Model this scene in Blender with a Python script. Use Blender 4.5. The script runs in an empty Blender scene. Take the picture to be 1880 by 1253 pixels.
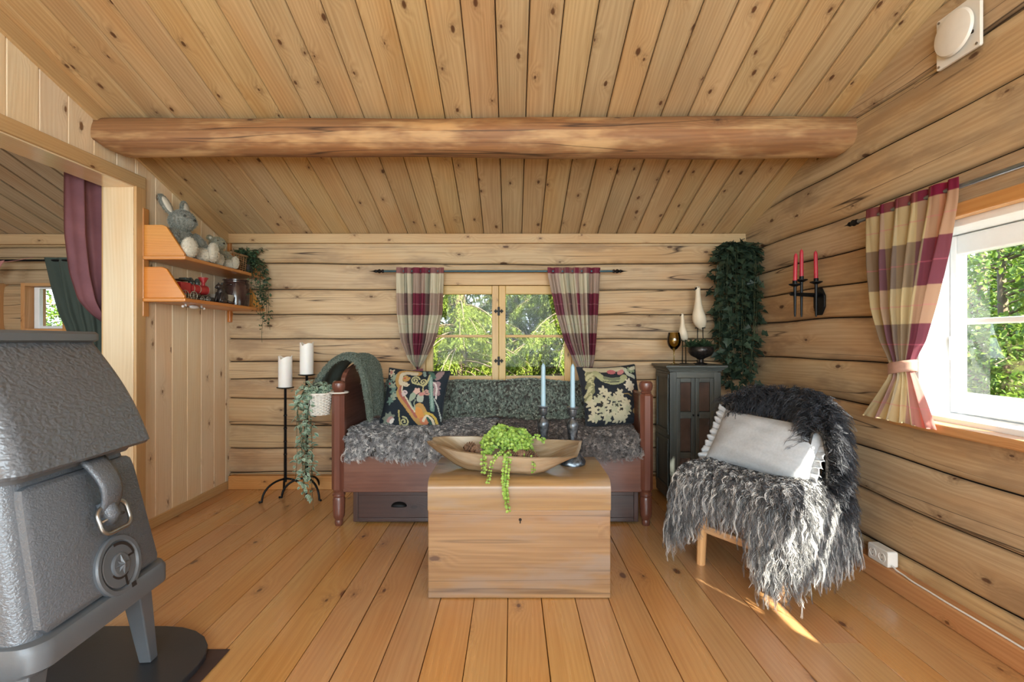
import bpy, math, random
import numpy as np
from mathutils import Vector, Matrix

PI = math.pi
SC = bpy.context.scene
COL = SC.collection
RNG = np.random.default_rng(7)
random.seed(7)

# ------------------------------------------------------------------ camera, light, exposure
cam_d = bpy.data.cameras.new('camera')
cam_d.sensor_width = 36.0
cam_d.lens = 900 / 1880 * 36.0
cam_d.clip_start = 0.05
cam_o = bpy.data.objects.new('camera', cam_d)
cam_o.location = (0, 0, 1.1)
cam_o.rotation_euler = (PI / 2, 0, 0)
COL.objects.link(cam_o)
SC.camera = cam_o

SC.view_settings.view_transform = 'Standard'
SC.view_settings.look = 'None'
SC.view_settings.gamma = 1
SC.view_settings.use_curve_mapping = False
SC.view_settings.exposure = 0.26
SC.cycles.max_bounces = 8
SC.cycles.diffuse_bounces = 5
SC.cycles.glossy_bounces = 3
SC.cycles.transmission_bounces = 5
SC.cycles.transparent_max_bounces = 10
SC.cycles.caustics_reflective = False
SC.cycles.caustics_refractive = False
SC.cycles.sample_clamp_indirect = 6
SC.cycles.use_denoising = True

world = bpy.data.worlds.new('sky')
SC.world = world
world.use_nodes = True
_wn = world.node_tree
_bg = _wn.nodes['Background']
_bg.inputs['Strength'].default_value = 4.6
_tc = _wn.nodes.new('ShaderNodeTexCoord')
_sp = _wn.nodes.new('ShaderNodeSeparateXYZ')
_rp = _wn.nodes.new('ShaderNodeValToRGB')
_rp.color_ramp.elements[0].position = 0.0
_rp.color_ramp.elements[0].color = (0.80, 0.88, 0.95, 1)
_rp.color_ramp.elements[1].position = 0.7
_rp.color_ramp.elements[1].color = (0.42, 0.62, 0.95, 1)
_wn.links.new(_tc.outputs['Generated'], _sp.inputs[0])
_wn.links.new(_sp.outputs[2], _rp.inputs[0])
_wn.links.new(_rp.outputs[0], _bg.inputs['Color'])


def light(name, kind, loc, energy, color, rot=None, target=None, **kw):
    d = bpy.data.lights.new(name, kind)
    d.energy = energy
    d.color = color
    for k, v in kw.items():
        setattr(d, k, v)
    o = bpy.data.objects.new(name, d)
    o.location = loc
    if target is not None:
        o.rotation_euler = (Vector(target) - Vector(loc)).to_track_quat('-Z', 'Y').to_euler()
    COL.objects.link(o)
    return o


SUN_DIR = Vector((-0.40, 0.75, -0.56)).normalized()
light('sun', 'SUN', (6, -8, 8), 26.0, (1.0, 0.93, 0.80), target=Vector((6, -8, 8)) + SUN_DIR, angle=math.radians(0.6))
# added fill lamp behind the camera, brightens the whole room
light('fill_rear', 'AREA', (0.15, -2.2, 1.45), 176, (0.83, 0.95, 1.0), target=(0.0, 3.0, 1.65),
      shape='RECTANGLE', size=3.2, size_y=1.7)
# added fill lamp inside the next room, no window there
light('fill_annex', 'AREA', (-3.6, -1.0, 1.6), 48, (0.85, 0.95, 1.0), target=(-3.6, 3.6, 1.5),
      shape='RECTANGLE', size=1.8, size_y=1.2)
# ------------------------------------------------------------------ colour and node helpers
def lin(c):
    c = np.asarray(c, float)
    if c.max() > 1.0:
        c = c / 255.0
    return tuple(np.where(c <= 0.04045, c / 12.92, ((c + 0.055) / 1.055) ** 2.4))


def rgba(c):
    return (*lin(c), 1.0)


class NT:
    """A small wrapper that adds nodes and links them."""
    def __init__(self, name):
        self.m = bpy.data.materials.new(name)
        self.m.use_nodes = True
        self.t = self.m.node_tree
        self.b = self.t.nodes['Principled BSDF']
        self.out = self.t.nodes['Material Output']

    def n(self, kind, ins=None, **props):
        x = self.t.nodes.new(kind)
        for k, v in props.items():
            setattr(x, k, v)
        for k, v in (ins or {}).items():
            self.s(x.inputs[k], v)
        return x

    def s(self, sock, v):
        if isinstance(v, bpy.types.NodeSocket):
            self.t.links.new(v, sock)
        elif isinstance(v, bpy.types.Node):
            self.t.links.new(v.outputs[0], sock)
        else:
            sock.default_value = v

    def math(self, op, a, b=0.0, c=0.0, clamp=False):
        return self.n('ShaderNodeMath', {0: a, 1: b, 2: c}, operation=op, use_clamp=clamp).outputs[0]

    def vec(self, x=0.0, y=0.0, z=0.0):
        return self.n('ShaderNodeCombineXYZ', {0: x, 1: y, 2: z}).outputs[0]

    def mix(self, f, a, b, mode='MIX'):
        x = self.n('ShaderNodeMix', data_type='RGBA', blend_type=mode)
        self.s(x.inputs[0], f)
        self.s(x.inputs[6], a)
        self.s(x.inputs[7], b)
        return x.outputs[2]

    def rng(self, v, a, b, c, d, smooth=False):
        return self.n('ShaderNodeMapRange', {0: v, 1: a, 2: b, 3: c, 4: d},
                      interpolation_type='SMOOTHSTEP' if smooth else 'LINEAR').outputs[0]

    def attr(self, name):
        return self.n('ShaderNodeAttribute', attribute_name=name)

    def uv(self):
        u = self.n('ShaderNodeUVMap', uv_map='UVMap')
        s = self.n('ShaderNodeSeparateXYZ', {0: u.outputs[0]})
        return s.outputs[0], s.outputs[1]

    def noise(self, vec, scale=1.0, detail=2.0, rough=0.5, dim='3D'):
        return self.n('ShaderNodeTexNoise', {'Vector': vec, 'Scale': scale, 'Detail': detail, 'Roughness': rough},
                      noise_dimensions=dim)

    def bump(self, h, strength=0.2, dist=0.01):
        x = self.n('ShaderNodeBump', {'Height': h, 'Strength': strength, 'Distance': dist})
        self.s(self.b.inputs['Normal'], x.outputs[0])

    def set(self, **kw):
        for k, v in kw.items():
            self.s(self.b.inputs[k.replace('_', ' ')], v)


def wood(name, light_c, dark_c, knot_c=(70, 40, 22), rough=0.5, grain=70.0, knots=0.45, ksize=1.0, tint=0.08,
         bump=0.12, coat=0.0, patch=None, patch_amt=0.0, spec=0.4, hue=0.006, crack=0.0, ringw=0.10, warm=0.5):
    w = NT(name)
    u, v = w.uv()
    pid = w.attr('pid').outputs['Fac']
    wn = w.n('ShaderNodeTexWhiteNoise', {'W': pid}, noise_dimensions='1D')
    rv = wn.outputs['Value']
    uu = w.math('ADD', u, w.math('MULTIPLY', rv, 37.0))
    vv = w.math('ADD', v, w.math('MULTIPLY', rv, 11.0))
    # knots
    kv = w.vec(w.math('MULTIPLY', uu, 2.6 / ksize), w.math('MULTIPLY', vv, 5.2 / ksize))
    vo = w.n('ShaderNodeTexVoronoi', {'Vector': kv, 'Scale': 1.0, 'Randomness': 1.0}, voronoi_dimensions='2D')
    d = vo.outputs['Distance']
    cs = w.n('ShaderNodeSeparateColor', {0: vo.outputs['Color']})
    on = w.math('LESS_THAN', cs.outputs[0], knots)
    kr = w.rng(cs.outputs[1], 0.0, 1.0, 0.022, 0.085)
    nz = w.noise(w.vec(w.math('MULTIPLY', uu, 30.0), w.math('MULTIPLY', vv, 40.0)), 1.0, 2.0)
    dd = w.math('ADD', d, w.math('MULTIPLY', w.math('SUBTRACT', nz.outputs[0], 0.5), 0.05))
    km = w.math('MULTIPLY', on, w.math('SUBTRACT', 1.0, w.math('DIVIDE', dd, kr), clamp=True))
    km = w.rng(km, 0.0, 0.45, 0.0, 1.0, True)
    halo = w.math('MULTIPLY', on, w.rng(d, 0.0, 0.32, 1.0, 0.0, True))
    # growth rings along the plank
    lo = w.noise(w.vec(w.math('MULTIPLY', uu, 0.55), w.math('MULTIPLY', vv, 5.0), rv), 1.0, 2.0)
    gv = w.math('ADD', w.math('MULTIPLY', vv, grain), w.math('MULTIPLY', lo.outputs[0], grain * 0.20))
    gv = w.math('ADD', gv, w.math('MULTIPLY', halo, 2.2))
    ring = w.math('ADD', w.math('MULTIPLY', w.math('SINE', w.math('MULTIPLY', gv, 6.0)), 0.5), 0.5)
    fine = w.noise(w.vec(w.math('MULTIPLY', uu, 3.0), w.math('MULTIPLY', vv, 190.0), rv), 1.0, 3.0, 0.6)
    broad = w.noise(w.vec(w.math('MULTIPLY', uu, 1.3), w.math('MULTIPLY', vv, 7.0), rv), 1.0, 3.0)
    f = w.math('ADD', w.math('MULTIPLY', ring, ringw), w.math('MULTIPLY', fine.outputs[0], 0.34))
    f = w.math('ADD', f, w.math('MULTIPLY', broad.outputs[0], 0.46))
    f = w.rng(f, 0.24, 0.66, 0.0, 1.0)
    col = w.mix(f, rgba(light_c), rgba(dark_c))
    if patch is not None:
        pn = w.noise(w.vec(w.math('MULTIPLY', uu, 1.7), w.math('MULTIPLY', vv, 6.5), w.math('MULTIPLY', rv, 5.0)), 1.0, 4.0, 0.62)
        col = w.mix(w.math('MULTIPLY', w.rng(pn.outputs[0], 0.46, 0.66, 0.0, 1.0, True), patch_amt), col, rgba(patch))
    wm = w.noise(w.vec(w.math('MULTIPLY', uu, 0.9), w.math('MULTIPLY', vv, 3.2), w.math('ADD', rv, 3.0)), 1.0, 3.0, 0.55)
    col = w.mix(w.math('MULTIPLY', w.rng(wm.outputs[0], 0.44, 0.68, 0.0, 1.0, True), warm), col, (1.0, 0.80, 0.60, 1), 'MULTIPLY')
    hs = w.n('ShaderNodeHueSaturation', {'Hue': w.rng(wn.outputs['Color'], 0, 1, 0.5 - hue, 0.5 + hue),
                                         'Saturation': w.rng(rv, 0, 1, 0.94, 1.06),
                                         'Value': w.rng(rv, 0, 1, 1 - tint, 1 + tint), 'Color': col})
    col = w.mix(w.math('MULTIPLY', halo, 0.16), hs.outputs[0], rgba(dark_c))
    sm = w.math('MULTIPLY', on, w.rng(w.math('ADD', w.math('ABSOLUTE', w.math('SUBTRACT', nz.outputs[0], 0.5)), w.math('MULTIPLY', d, 1.4)), 0.05, 0.26, 1.0, 0.0, True))
    col = w.mix(w.math('MULTIPLY', sm, 0.38), col, rgba(knot_c))
    col = w.mix(w.math('MULTIPLY', km, 0.88), col, rgba(knot_c))
    if crack:
        cn = w.noise(w.vec(w.math('MULTIPLY', uu, 0.30), w.math('MULTIPLY', vv, 8.0), rv), 1.0, 2.0, 0.4)
        cm = w.noise(w.vec(w.math('MULTIPLY', uu, 1.1), w.math('MULTIPLY', vv, 3.0), 4.0), 1.0, 1.0)
        cl = w.math('SUBTRACT', 1.0, w.math('DIVIDE', w.math('ABSOLUTE', w.math('SUBTRACT', cn.outputs[0], 0.5)), 0.007), clamp=True)
        cl = w.math('MULTIPLY', w.math('MULTIPLY', cl, w.rng(cm.outputs[0], 0.42, 0.52, 0, 1)), crack)
        col = w.mix(cl, col, rgba((52, 36, 26)))
    w.set(Base_Color=col, Roughness=w.rng(f, 0, 1, rough - 0.06, rough + 0.06), Specular_IOR_Level=spec)
    if coat:
        w.set(Coat_Weight=coat, Coat_Roughness=0.18)
    w.bump(w.math('ADD', w.math('MULTIPLY', f, -1.0), w.math('MULTIPLY', km, -0.6)), bump, 0.006)
    return w.m


def plain(name, c, rough=0.6, metal=0.0, var=0.12, nscale=20.0, bump=0.0, bscale=60.0, spec=0.5, coat=0.0, sss=None,
          trans=0.0, bdist=0.004, c2=None):
    w = NT(name)
    tc = w.n('ShaderNodeTexCoord')
    nz = w.noise(tc.outputs['Object'], nscale, 4.0, 0.6)
    c2 = rgba(c2) if c2 is not None else (*[x * (1 - 2.2 * var) for x in lin(c)], 1)
    col = w.mix(w.rng(nz.outputs[0], 0.3, 0.7, 0.0, 1.0), rgba(c), c2)
    w.set(Base_Color=col, Roughness=rough, Metallic=metal, Specular_IOR_Level=spec)
    if coat:
        w.set(Coat_Weight=coat, Coat_Roughness=0.1)
    if sss:
        w.set(Subsurface_Weight=sss, Subsurface_Radius=(0.02, 0.012, 0.008))
    if bump:
        bn = w.noise(tc.outputs['Object'], bscale, 3.0, 0.55)
        w.bump(bn.outputs[0], bump, bdist)
    return w.m


def vcol(name, rough=0.85, bump=0.0, weave=0.0, transl=0.0, sheen=0.0):
    w = NT(name)
    c = w.attr('Col').outputs['Color']
    u, v = w.uv()
    if weave:
        a = w.math('SINE', w.math('MULTIPLY', u, weave))
        b = w.math('SINE', w.math('MULTIPLY', v, weave))
        h = w.math('MULTIPLY', a, b)
        c = w.mix(w.rng(h, -1, 1, 0.0, 0.22), c, (0, 0, 0, 1))
        w.bump(h, bump, 0.003)
    w.set(Base_Color=c, Roughness=rough, Specular_IOR_Level=0.2, Sheen_Weight=sheen)
    if transl:
        tr = w.n('ShaderNodeBsdfTranslucent', {'Color': c})
        mx = w.n('ShaderNodeMixShader', {0: transl, 1: w.b.outputs[0], 2: tr.outputs[0]})
        w.t.links.new(mx.outputs[0], w.out.inputs[0])
    return w.m


def hairmat(name, root, tip, rough=0.55, var=0.5, spec=0.35, grey=None, grey_at=0.6):
    """strands: uv.y runs root to tip, pid differs per lock"""
    w = NT(name)
    u, v = w.uv()
    rv = w.n('ShaderNodeTexWhiteNoise', {'W': w.attr('pid').outputs['Fac']}, noise_dimensions='1D')
    c = w.mix(w.rng(v, 0.1, 1.0, 0, 1), rgba(root), rgba(tip))
    if grey is not None:
        c = w.mix(w.rng(rv.outputs[0], grey_at, 1.0, 0.0, 0.9), c, rgba(grey))
    c = w.n('ShaderNodeHueSaturation', {'Hue': 0.5, 'Saturation': 1.0, 'Value': w.rng(rv.outputs[0], 0, 1, 1 - var, 1 + var), 'Color': c})
    w.set(Base_Color=c.outputs[0], Roughness=rough, Specular_IOR_Level=spec)
    return w.m


def leafmat(name, a, b, transl=0.35, rough=0.5, spec=0.35, edge=None):
    w = NT(name)
    rv = w.n('ShaderNodeTexWhiteNoise', {'W': w.attr('pid').outputs['Fac']}, noise_dimensions='1D')
    c = w.mix(rv.outputs[0], rgba(a), rgba(b))
    if edge is not None:
        u, v = w.uv()
        c = w.mix(w.rng(w.math('ABSOLUTE', u), 0.35, 0.9, 0, 0.8), c, rgba(edge))
    w.set(Base_Color=c, Roughness=rough, Specular_IOR_Level=spec)
    if transl:
        tr = w.n('ShaderNodeBsdfTranslucent', {'Color': c})
        mx = w.n('ShaderNodeMixShader', {0: transl, 1: w.b.outputs[0], 2: tr.outputs[0]})
        w.t.links.new(mx.outputs[0], w.out.inputs[0])
    return w.m


def glassmat(name, tint=(1, 1, 1), rough=0.02, refl=1.0):
    w = NT(name)
    fr = w.n('ShaderNodeFresnel', {'IOR': 1.45})
    tp = w.n('ShaderNodeBsdfTransparent', {'Color': (*tint, 1)})
    gl = w.n('ShaderNodeBsdfGlossy', {'Color': (1, 1, 1, 1), 'Roughness': rough})
    mx = w.n('ShaderNodeMixShader', {0: w.math('MULTIPLY', fr.outputs[0], refl), 1: tp.outputs[0], 2: gl.outputs[0]})
    w.t.links.new(mx.outputs[0], w.out.inputs[0])
    return w.m


# ------------------------------------------------------------------ mesh builder
class MB:
    def __init__(self):
        self.V, self.F, self.UV, self.P, self.C = [], [], [], [], []
        self.n = 0

    def add(self, verts, faces, uv=None, pid=0.0, col=None, loopuv=None):
        """faces: list of index lists or an (n,k) array; uv per vertex, or loopuv per loop; pid scalar or per face"""
        verts = np.asarray(verts, float).reshape(-1, 3)
        nv = len(verts)
        if isinstance(faces, np.ndarray):
            ft = np.full(len(faces), faces.shape[1], int)
            fi = faces.reshape(-1)
        else:
            ft = np.array([len(f) for f in faces], int)
            fi = np.array([i for f in faces for i in f], int)
        if loopuv is None:
            if uv is None:
                loopuv = np.zeros((len(fi), 2))
            else:
                loopuv = np.asarray(uv, float).reshape(-1, 2)[fi]
        self.V.append(verts)
        self.F.append((ft, fi + self.n))
        self.UV.append(np.asarray(loopuv, float).reshape(-1, 2))
        self.P.append(np.broadcast_to(np.asarray(pid, float), (len(ft),)).copy())
        self.C.append(np.ones((nv, 4)) if col is None else np.asarray(col, float).reshape(-1, 4))
        self.n += nv
        return self

    def xf(self, mat, start=0):
        """transform the chunks from index start on"""
        a = np.array(mat)
        for i in range(start, len(self.V)):
            self.V[i] = self.V[i] @ a[:3, :3].T + a[:3, 3]
        return self

    def mark(self):
        return len(self.V)

    def ext(self, O, U, L, V, W, poly, pid=0.0, cap=True):
        """extrude the 2-D outline poly (in axes V, W) by L along U from O"""
        O, U, V, W = (np.asarray(x, float) for x in (O, U, V, W))
        p = np.asarray(poly, float)
        n = len(p)
        a = O + p[:, :1] * V + p[:, 1:] * W
        b = a + U * L
        per = np.r_[0, np.cumsum(np.linalg.norm(np.diff(np.vstack([p, p[:1]]), axis=0), axis=1))]
        faces, luv = [], []
        flip = np.dot(np.cross(V, W), U) * sum(p[i, 0] * p[(i + 1) % n, 1] - p[(i + 1) % n, 0] * p[i, 1] for i in range(n)) < 0
        for i in range(n):
            j = (i + 1) % n
            f = [i, j, n + j, n + i]
            q = [(0, per[i]), (0, per[i + 1]), (L, per[i + 1]), (L, per[i])]
            if flip:
                f, q = f[::-1], q[::-1]
            faces.append(f)
            luv += q
        if cap:
            f0, f1 = list(range(n))[::-1], list(range(n, 2 * n))
            if flip:
                f0, f1 = f0[::-1], f1[::-1]
            faces += [f0, f1]
            luv += [(p[i % n, 0], p[i % n, 1]) for i in f0] + [(p[i % n, 0], p[i % n, 1]) for i in f1]
        return self.add(np.vstack([a, b]), faces, loopuv=luv, pid=pid)

    def box(self, c, s, grain='x', pid=0.0, rot=None):
        """box of size s centred on c; grain names the axis the wood grain follows"""
        hx = np.array(s, float) / 2
        ax = {'x': 0, 'y': 1, 'z': 2}[grain]
        o = [i for i in (0, 1, 2) if i != ax]
        E = np.eye(3)
        O = np.array([0.0, 0, 0])
        O[ax] = -hx[ax]
        poly = [(-hx[o[0]], -hx[o[1]]), (hx[o[0]], -hx[o[1]]), (hx[o[0]], hx[o[1]]), (-hx[o[0]], hx[o[1]])]
        k = self.mark()
        self.ext(O, E[ax], s[ax], E[o[0]], E[o[1]], poly, pid)
        m = Matrix.Translation(c)
        if rot is not None:
            m = m @ (rot.to_4x4() if isinstance(rot, Matrix) else Matrix.Rotation(rot, 4, 'Z'))
        return self.xf(m, k)

    def tube(self, pts, r, n=8, cap=True, pid=0.0, closed=False):
        P = np.asarray(pts, float)
        m = len(P)
        R = np.broadcast_to(np.asarray(r, float), (m,))
        T = np.gradient(P, axis=0) if not closed else np.roll(P, -1, 0) - np.roll(P, 1, 0)
        T /= np.linalg.norm(T, axis=1, keepdims=True) + 1e-12
        ref = np.array([0, 0, 1.0]) if abs(T[0][2]) < 0.9 else np.array([1.0, 0, 0])
        N = np.zeros_like(P)
        x = ref - T[0] * np.dot(ref, T[0])
        N[0] = x / np.linalg.norm(x)
        for i in range(1, m):
            x = N[i - 1] - T[i] * np.dot(N[i - 1], T[i])
            N[i] = x / (np.linalg.norm(x) + 1e-12)
        B = np.cross(T, N)
        a = np.linspace(0, 2 * PI, n, endpoint=False)
        V = (P[:, None] + R[:, None, None] * (np.cos(a)[None, :, None] * N[:, None] + np.sin(a)[None, :, None] * B[:, None])).reshape(-1, 3)
        L = np.r_[0, np.cumsum(np.linalg.norm(np.diff(P, axis=0), axis=1))]
        faces, luv = [], []
        mm = m if closed else m - 1
        for i in range(mm):
            i2 = (i + 1) % m
            for j in range(n):
                k = (j + 1) % n
                faces.append([i * n + j, i * n + k, i2 * n + k, i2 * n + j])
                va, vb = j / n * 2 * PI * R[i], (j + 1) / n * 2 * PI * R[i]
                l2 = L[i2] if i2 > i else L[i] + 0.01
                luv += [(L[i], va), (L[i], vb), (l2, vb), (l2, va)]
        if cap and not closed:
            faces.append(list(range(n))[::-1])
            faces.append([(m - 1) * n + j for j in range(n)])
            q = [(np.cos(t) * R[0], np.sin(t) * R[0]) for t in a]
            luv += q[::-1] + q
        return self.add(V, faces, loopuv=luv, pid=pid)

    def lathe(self, prof, n=24, c=(0, 0, 0), pid=0.0, axis='z', wob=None):
        """prof: (radius, height) pairs, turned about an axis through c"""
        p = np.asarray(prof, float)
        m = len(p)
        a = np.linspace(0, 2 * PI, n, endpoint=False)
        r = p[:, :1] * np.ones((1, n))
        if wob is not None:
            r = r * wob(a[None, :], p[:, 1:])
        x, y, z = r * np.cos(a), r * np.sin(a), p[:, 1:] * np.ones((1, n))
        if axis == 'z':
            V = np.stack([x, y, z], -1)
        elif axis == 'x':
            V = np.stack([z, x, y], -1)
        else:
            V = np.stack([y, z, x], -1)
        V = V.reshape(-1, 3) + np.asarray(c, float)
        L = np.r_[0, np.cumsum(np.linalg.norm(np.diff(p, axis=0), axis=1))]
        faces, luv = [], []
        for i in range(m - 1):
            for j in range(n):
                k = (j + 1) % n
                faces.append([i * n + j, i * n + k, (i + 1) * n + k, (i + 1) * n + j])
                u0, u1 = j / n, (j + 1) / n
                luv += [(L[i], u0), (L[i], u1), (L[i + 1], u1), (L[i + 1], u0)]
        if p[0, 0] > 1e-5:
            faces.append(list(range(n))[::-1])
            luv += [(0, 0)] * n
        if p[-1, 0] > 1e-5:
            faces.append([(m - 1) * n + j for j in range(n)])
            luv += [(0, 0)] * n
        return self.add(V, faces, loopuv=luv, pid=pid)

    def grid(self, X, uv=None, pid=0.0, col=None, wrap=False):
        """X: (nu, nv, 3) points"""
        nu, nv = X.shape[:2]
        i, j = np.meshgrid(np.arange(nu - (0 if wrap else 1)), np.arange(nv - 1), indexing='ij')
        i2 = (i + 1) % nu
        F = np.stack([i * nv + j, i2 * nv + j, i2 * nv + j + 1, i * nv + j + 1], -1).reshape(-1, 4)
        if uv is None:
            g = np.stack(np.meshgrid(np.linspace(0, 1, nu), np.linspace(0, 1, nv), indexing='ij'), -1)
            uv = g
        return self.add(X.reshape(-1, 3), F, uv=np.asarray(uv).reshape(-1, 2), pid=pid, col=None if col is None else np.asarray(col).reshape(-1, 4))

    def ball(self, c, r, nu=18, nv=12, pid=0.0, rot=None, disp=None):
        th = np.linspace(0, 2 * PI, nu, endpoint=False)
        ph = np.linspace(0.001, PI - 0.001, nv)
        T, P = np.meshgrid(th, ph, indexing='ij')
        D = np.stack([np.sin(P) * np.cos(T), np.sin(P) * np.sin(T), -np.cos(P)], -1)
        s = np.ones(D.shape[:2] + (1,)) if disp is None else disp(D)[..., None]
        X = D * s * np.asarray(r, float)
        if rot is not None:
            X = X @ np.array(rot.to_3x3()).T
        k = self.mark()
        self.grid(X + np.asarray(c, float), pid=pid, wrap=True)
        return self

    def mesh(self, name):
        me = bpy.data.meshes.new(name)
        V = np.vstack(self.V)
        ft = np.concatenate([f[0] for f in self.F])
        fi = np.concatenate([f[1] for f in self.F])
        me.vertices.add(len(V))
        me.vertices.foreach_set('co', V.astype(np.float32).ravel())
        me.loops.add(len(fi))
        me.loops.foreach_set('vertex_index', fi.astype(np.int32))
        me.polygons.add(len(ft))
        me.polygons.foreach_set('loop_start', np.r_[0, np.cumsum(ft)[:-1]].astype(np.int32))
        me.polygons.foreach_set('loop_total', ft.astype(np.int32))
        uvl = me.uv_layers.new(name='UVMap')
        uvl.data.foreach_set('uv', np.vstack(self.UV).astype(np.float32).ravel())
        at = me.attributes.new('pid', 'FLOAT', 'FACE')
        at.data.foreach_set('value', np.concatenate(self.P).astype(np.float32))
        C = np.vstack(self.C)
        if not np.all(C == 1):
            ca = me.attributes.new('Col', 'FLOAT_COLOR', 'POINT')
            ca.data.foreach_set('color', C.astype(np.float32).ravel())
        me.update(calc_edges=True)
        return me

    def obj(self, name, m, parent=None, smooth=False, bevel=0.0, seg=2, sub=0, solid=0.0, angle=35, label=None):
        me = self.mesh(name)
        me.materials.append(m)
        o = bpy.data.objects.new(name, me)
        COL.objects.link(o)
        me.polygons.foreach_set('use_smooth', np.full(len(me.polygons), bool(smooth)))
        if smooth:
            if smooth == 'auto':
                me.set_sharp_from_angle(angle=math.radians(angle))
        if solid:
            s = o.modifiers.new('solid', 'SOLIDIFY')
            s.thickness = solid
            s.offset = 0
        if bevel:
            b = o.modifiers.new('bevel', 'BEVEL')
            b.width = bevel
            b.segments = seg
            b.limit_method = 'ANGLE'
            b.angle_limit = math.radians(30)
            b.harden_normals = False
        if sub:
            s = o.modifiers.new('sub', 'SUBSURF')
            s.levels = s.render_levels = sub
        if parent is not None:
            o.parent = parent
        if label:
            o['label'] = label
        return o


def tag(o, label, cat, group=None, kind=None):
    o['label'] = label
    o['category'] = cat
    if group:
        o['group'] = group
    if kind:
        o['kind'] = kind
    return o


def thing(name, label, cat, loc=(0, 0, 0), rz=0.0, group=None, rot=None):
    o = bpy.data.objects.new(name, None)
    o.empty_display_size = 0.1
    COL.objects.link(o)
    o.location = loc
    o.rotation_euler = rot if rot is not None else (0, 0, rz)
    return tag(o, label, cat, group)


def struct(o, label=None):
    o['kind'] = 'structure'
    if label:
        o['label'] = label
    return o


def copy_tree(o, parent=None):
    c = o.copy()
    COL.objects.link(c)
    if parent is not None:
        c.parent = parent
    for ch in list(o.children):
        copy_tree(ch, c)
    return c


def wnoise(x, seed=0.0, amp=1.0):
    """smooth 1-D wobble"""
    x = np.asarray(x, float)
    return amp * (np.sin(x * 1.7 + seed * 5.1) * 0.5 + np.sin(x * 3.9 + seed * 2.3 + 1.0) * 0.3 + np.sin(x * 8.3 + seed * 7.7) * 0.2)


def unit(a):
    a = np.asarray(a, float)
    return a / (np.linalg.norm(a, axis=-1, keepdims=True) + 1e-12)


def strands(mb, roots, nrm, length, segs=5, width=0.0016, bend=0.6, down=(0, 0, -1), curl=0.0, freq=2.0, m=5, spread=0.008, rng=RNG,
            jit=0.25, comb=None, floor=None):
    """locks of m ribbons each, rooted on roots with normals nrm, bending towards down"""
    K = len(roots)
    N = unit(nrm + rng.normal(0, jit, (K, 3)))
    if comb is not None:
        N = unit(N + np.asarray(comb))
    L = np.broadcast_to(length, (K,)) * rng.uniform(0.75, 1.2, K)
    ph, fr = rng.uniform(0, 2 * PI, K), freq * rng.uniform(0.75, 1.3, K)
    up = np.where(np.abs(N[:, 2:]) < 0.8, np.array([[0, 0, 1.0]]), np.array([[1.0, 0, 0]]))
    t1 = unit(np.cross(N, up))
    t2 = np.cross(N, t1)
    s = np.linspace(0, 1, segs + 1)
    D = np.asarray(down, float)
    if D.ndim == 1:
        D = np.broadcast_to(D, (K, 3))
    base = (roots[:, None] + L[:, None, None] * (N[:, None] * (s - 0.5 * bend * s * s)[None, :, None]
            + D[:, None] * (0.75 * bend * s ** 2)[None, :, None]))
    ang = 2 * PI * fr[:, None] * s[None] + ph[:, None]
    base = base + curl * (s ** 0.6)[None, :, None] * (np.cos(ang)[..., None] * t1[:, None] + np.sin(ang)[..., None] * t2[:, None])
    off = rng.normal(0, spread, (K, m, 2))
    o3 = off[..., :1] * t1[:, None] + off[..., 1:] * t2[:, None]
    taper = 1 - 0.72 * s
    wob = rng.normal(0, spread * 0.25, (K, m, segs + 1, 3)) * s[None, None, :, None]
    P = base[:, None] + o3[:, :, None] * taper[None, None, :, None] + wob
    if floor is not None:
        P[..., 2] = np.maximum(P[..., 2], floor)
    side = unit(rng.normal(0, 1, (K, m, 3)))
    wv = width * (1 - 0.75 * s)
    A = P - side[:, :, None] * wv[None, None, :, None]
    B = P + side[:, :, None] * wv[None, None, :, None]
    X = np.stack([A, B], axis=3).reshape(-1, 3)
    ns = K * m
    b = (np.arange(ns) * (segs + 1) * 2)[:, None] + (np.arange(segs) * 2)[None]
    F = np.stack([b, b + 1, b + 3, b + 2], -1).reshape(-1, 4)
    uv = np.zeros((ns, segs + 1, 2, 2))
    uv[..., 1] = s[None, :, None]
    uv[..., 1, 0] = 1
    pid = np.repeat(rng.uniform(0, 1000, K), m * segs)
    return mb.add(X, F, uv=uv.reshape(-1, 2), pid=pid)


def sample_grid(X, k, rng=RNG, keep=None):
    """k random points on the (nu,nv,3) grid X with normals"""
    nu, nv = X.shape[:2]
    a = X[:-1, :-1]
    du = X[1:, :-1] - a
    dv = X[:-1, 1:] - a
    nr = np.cross(du, dv)
    area = np.linalg.norm(nr, axis=-1)
    if keep is not None:
        area = area * keep
    p = (area / area.sum()).ravel()
    idx = rng.choice(len(p), k, p=p)
    u, v = rng.uniform(0, 1, (2, k, 1))
    return (a.reshape(-1, 3)[idx] + du.reshape(-1, 3)[idx] * u + dv.reshape(-1, 3)[idx] * v), unit(nr.reshape(-1, 3)[idx]), idx


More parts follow.
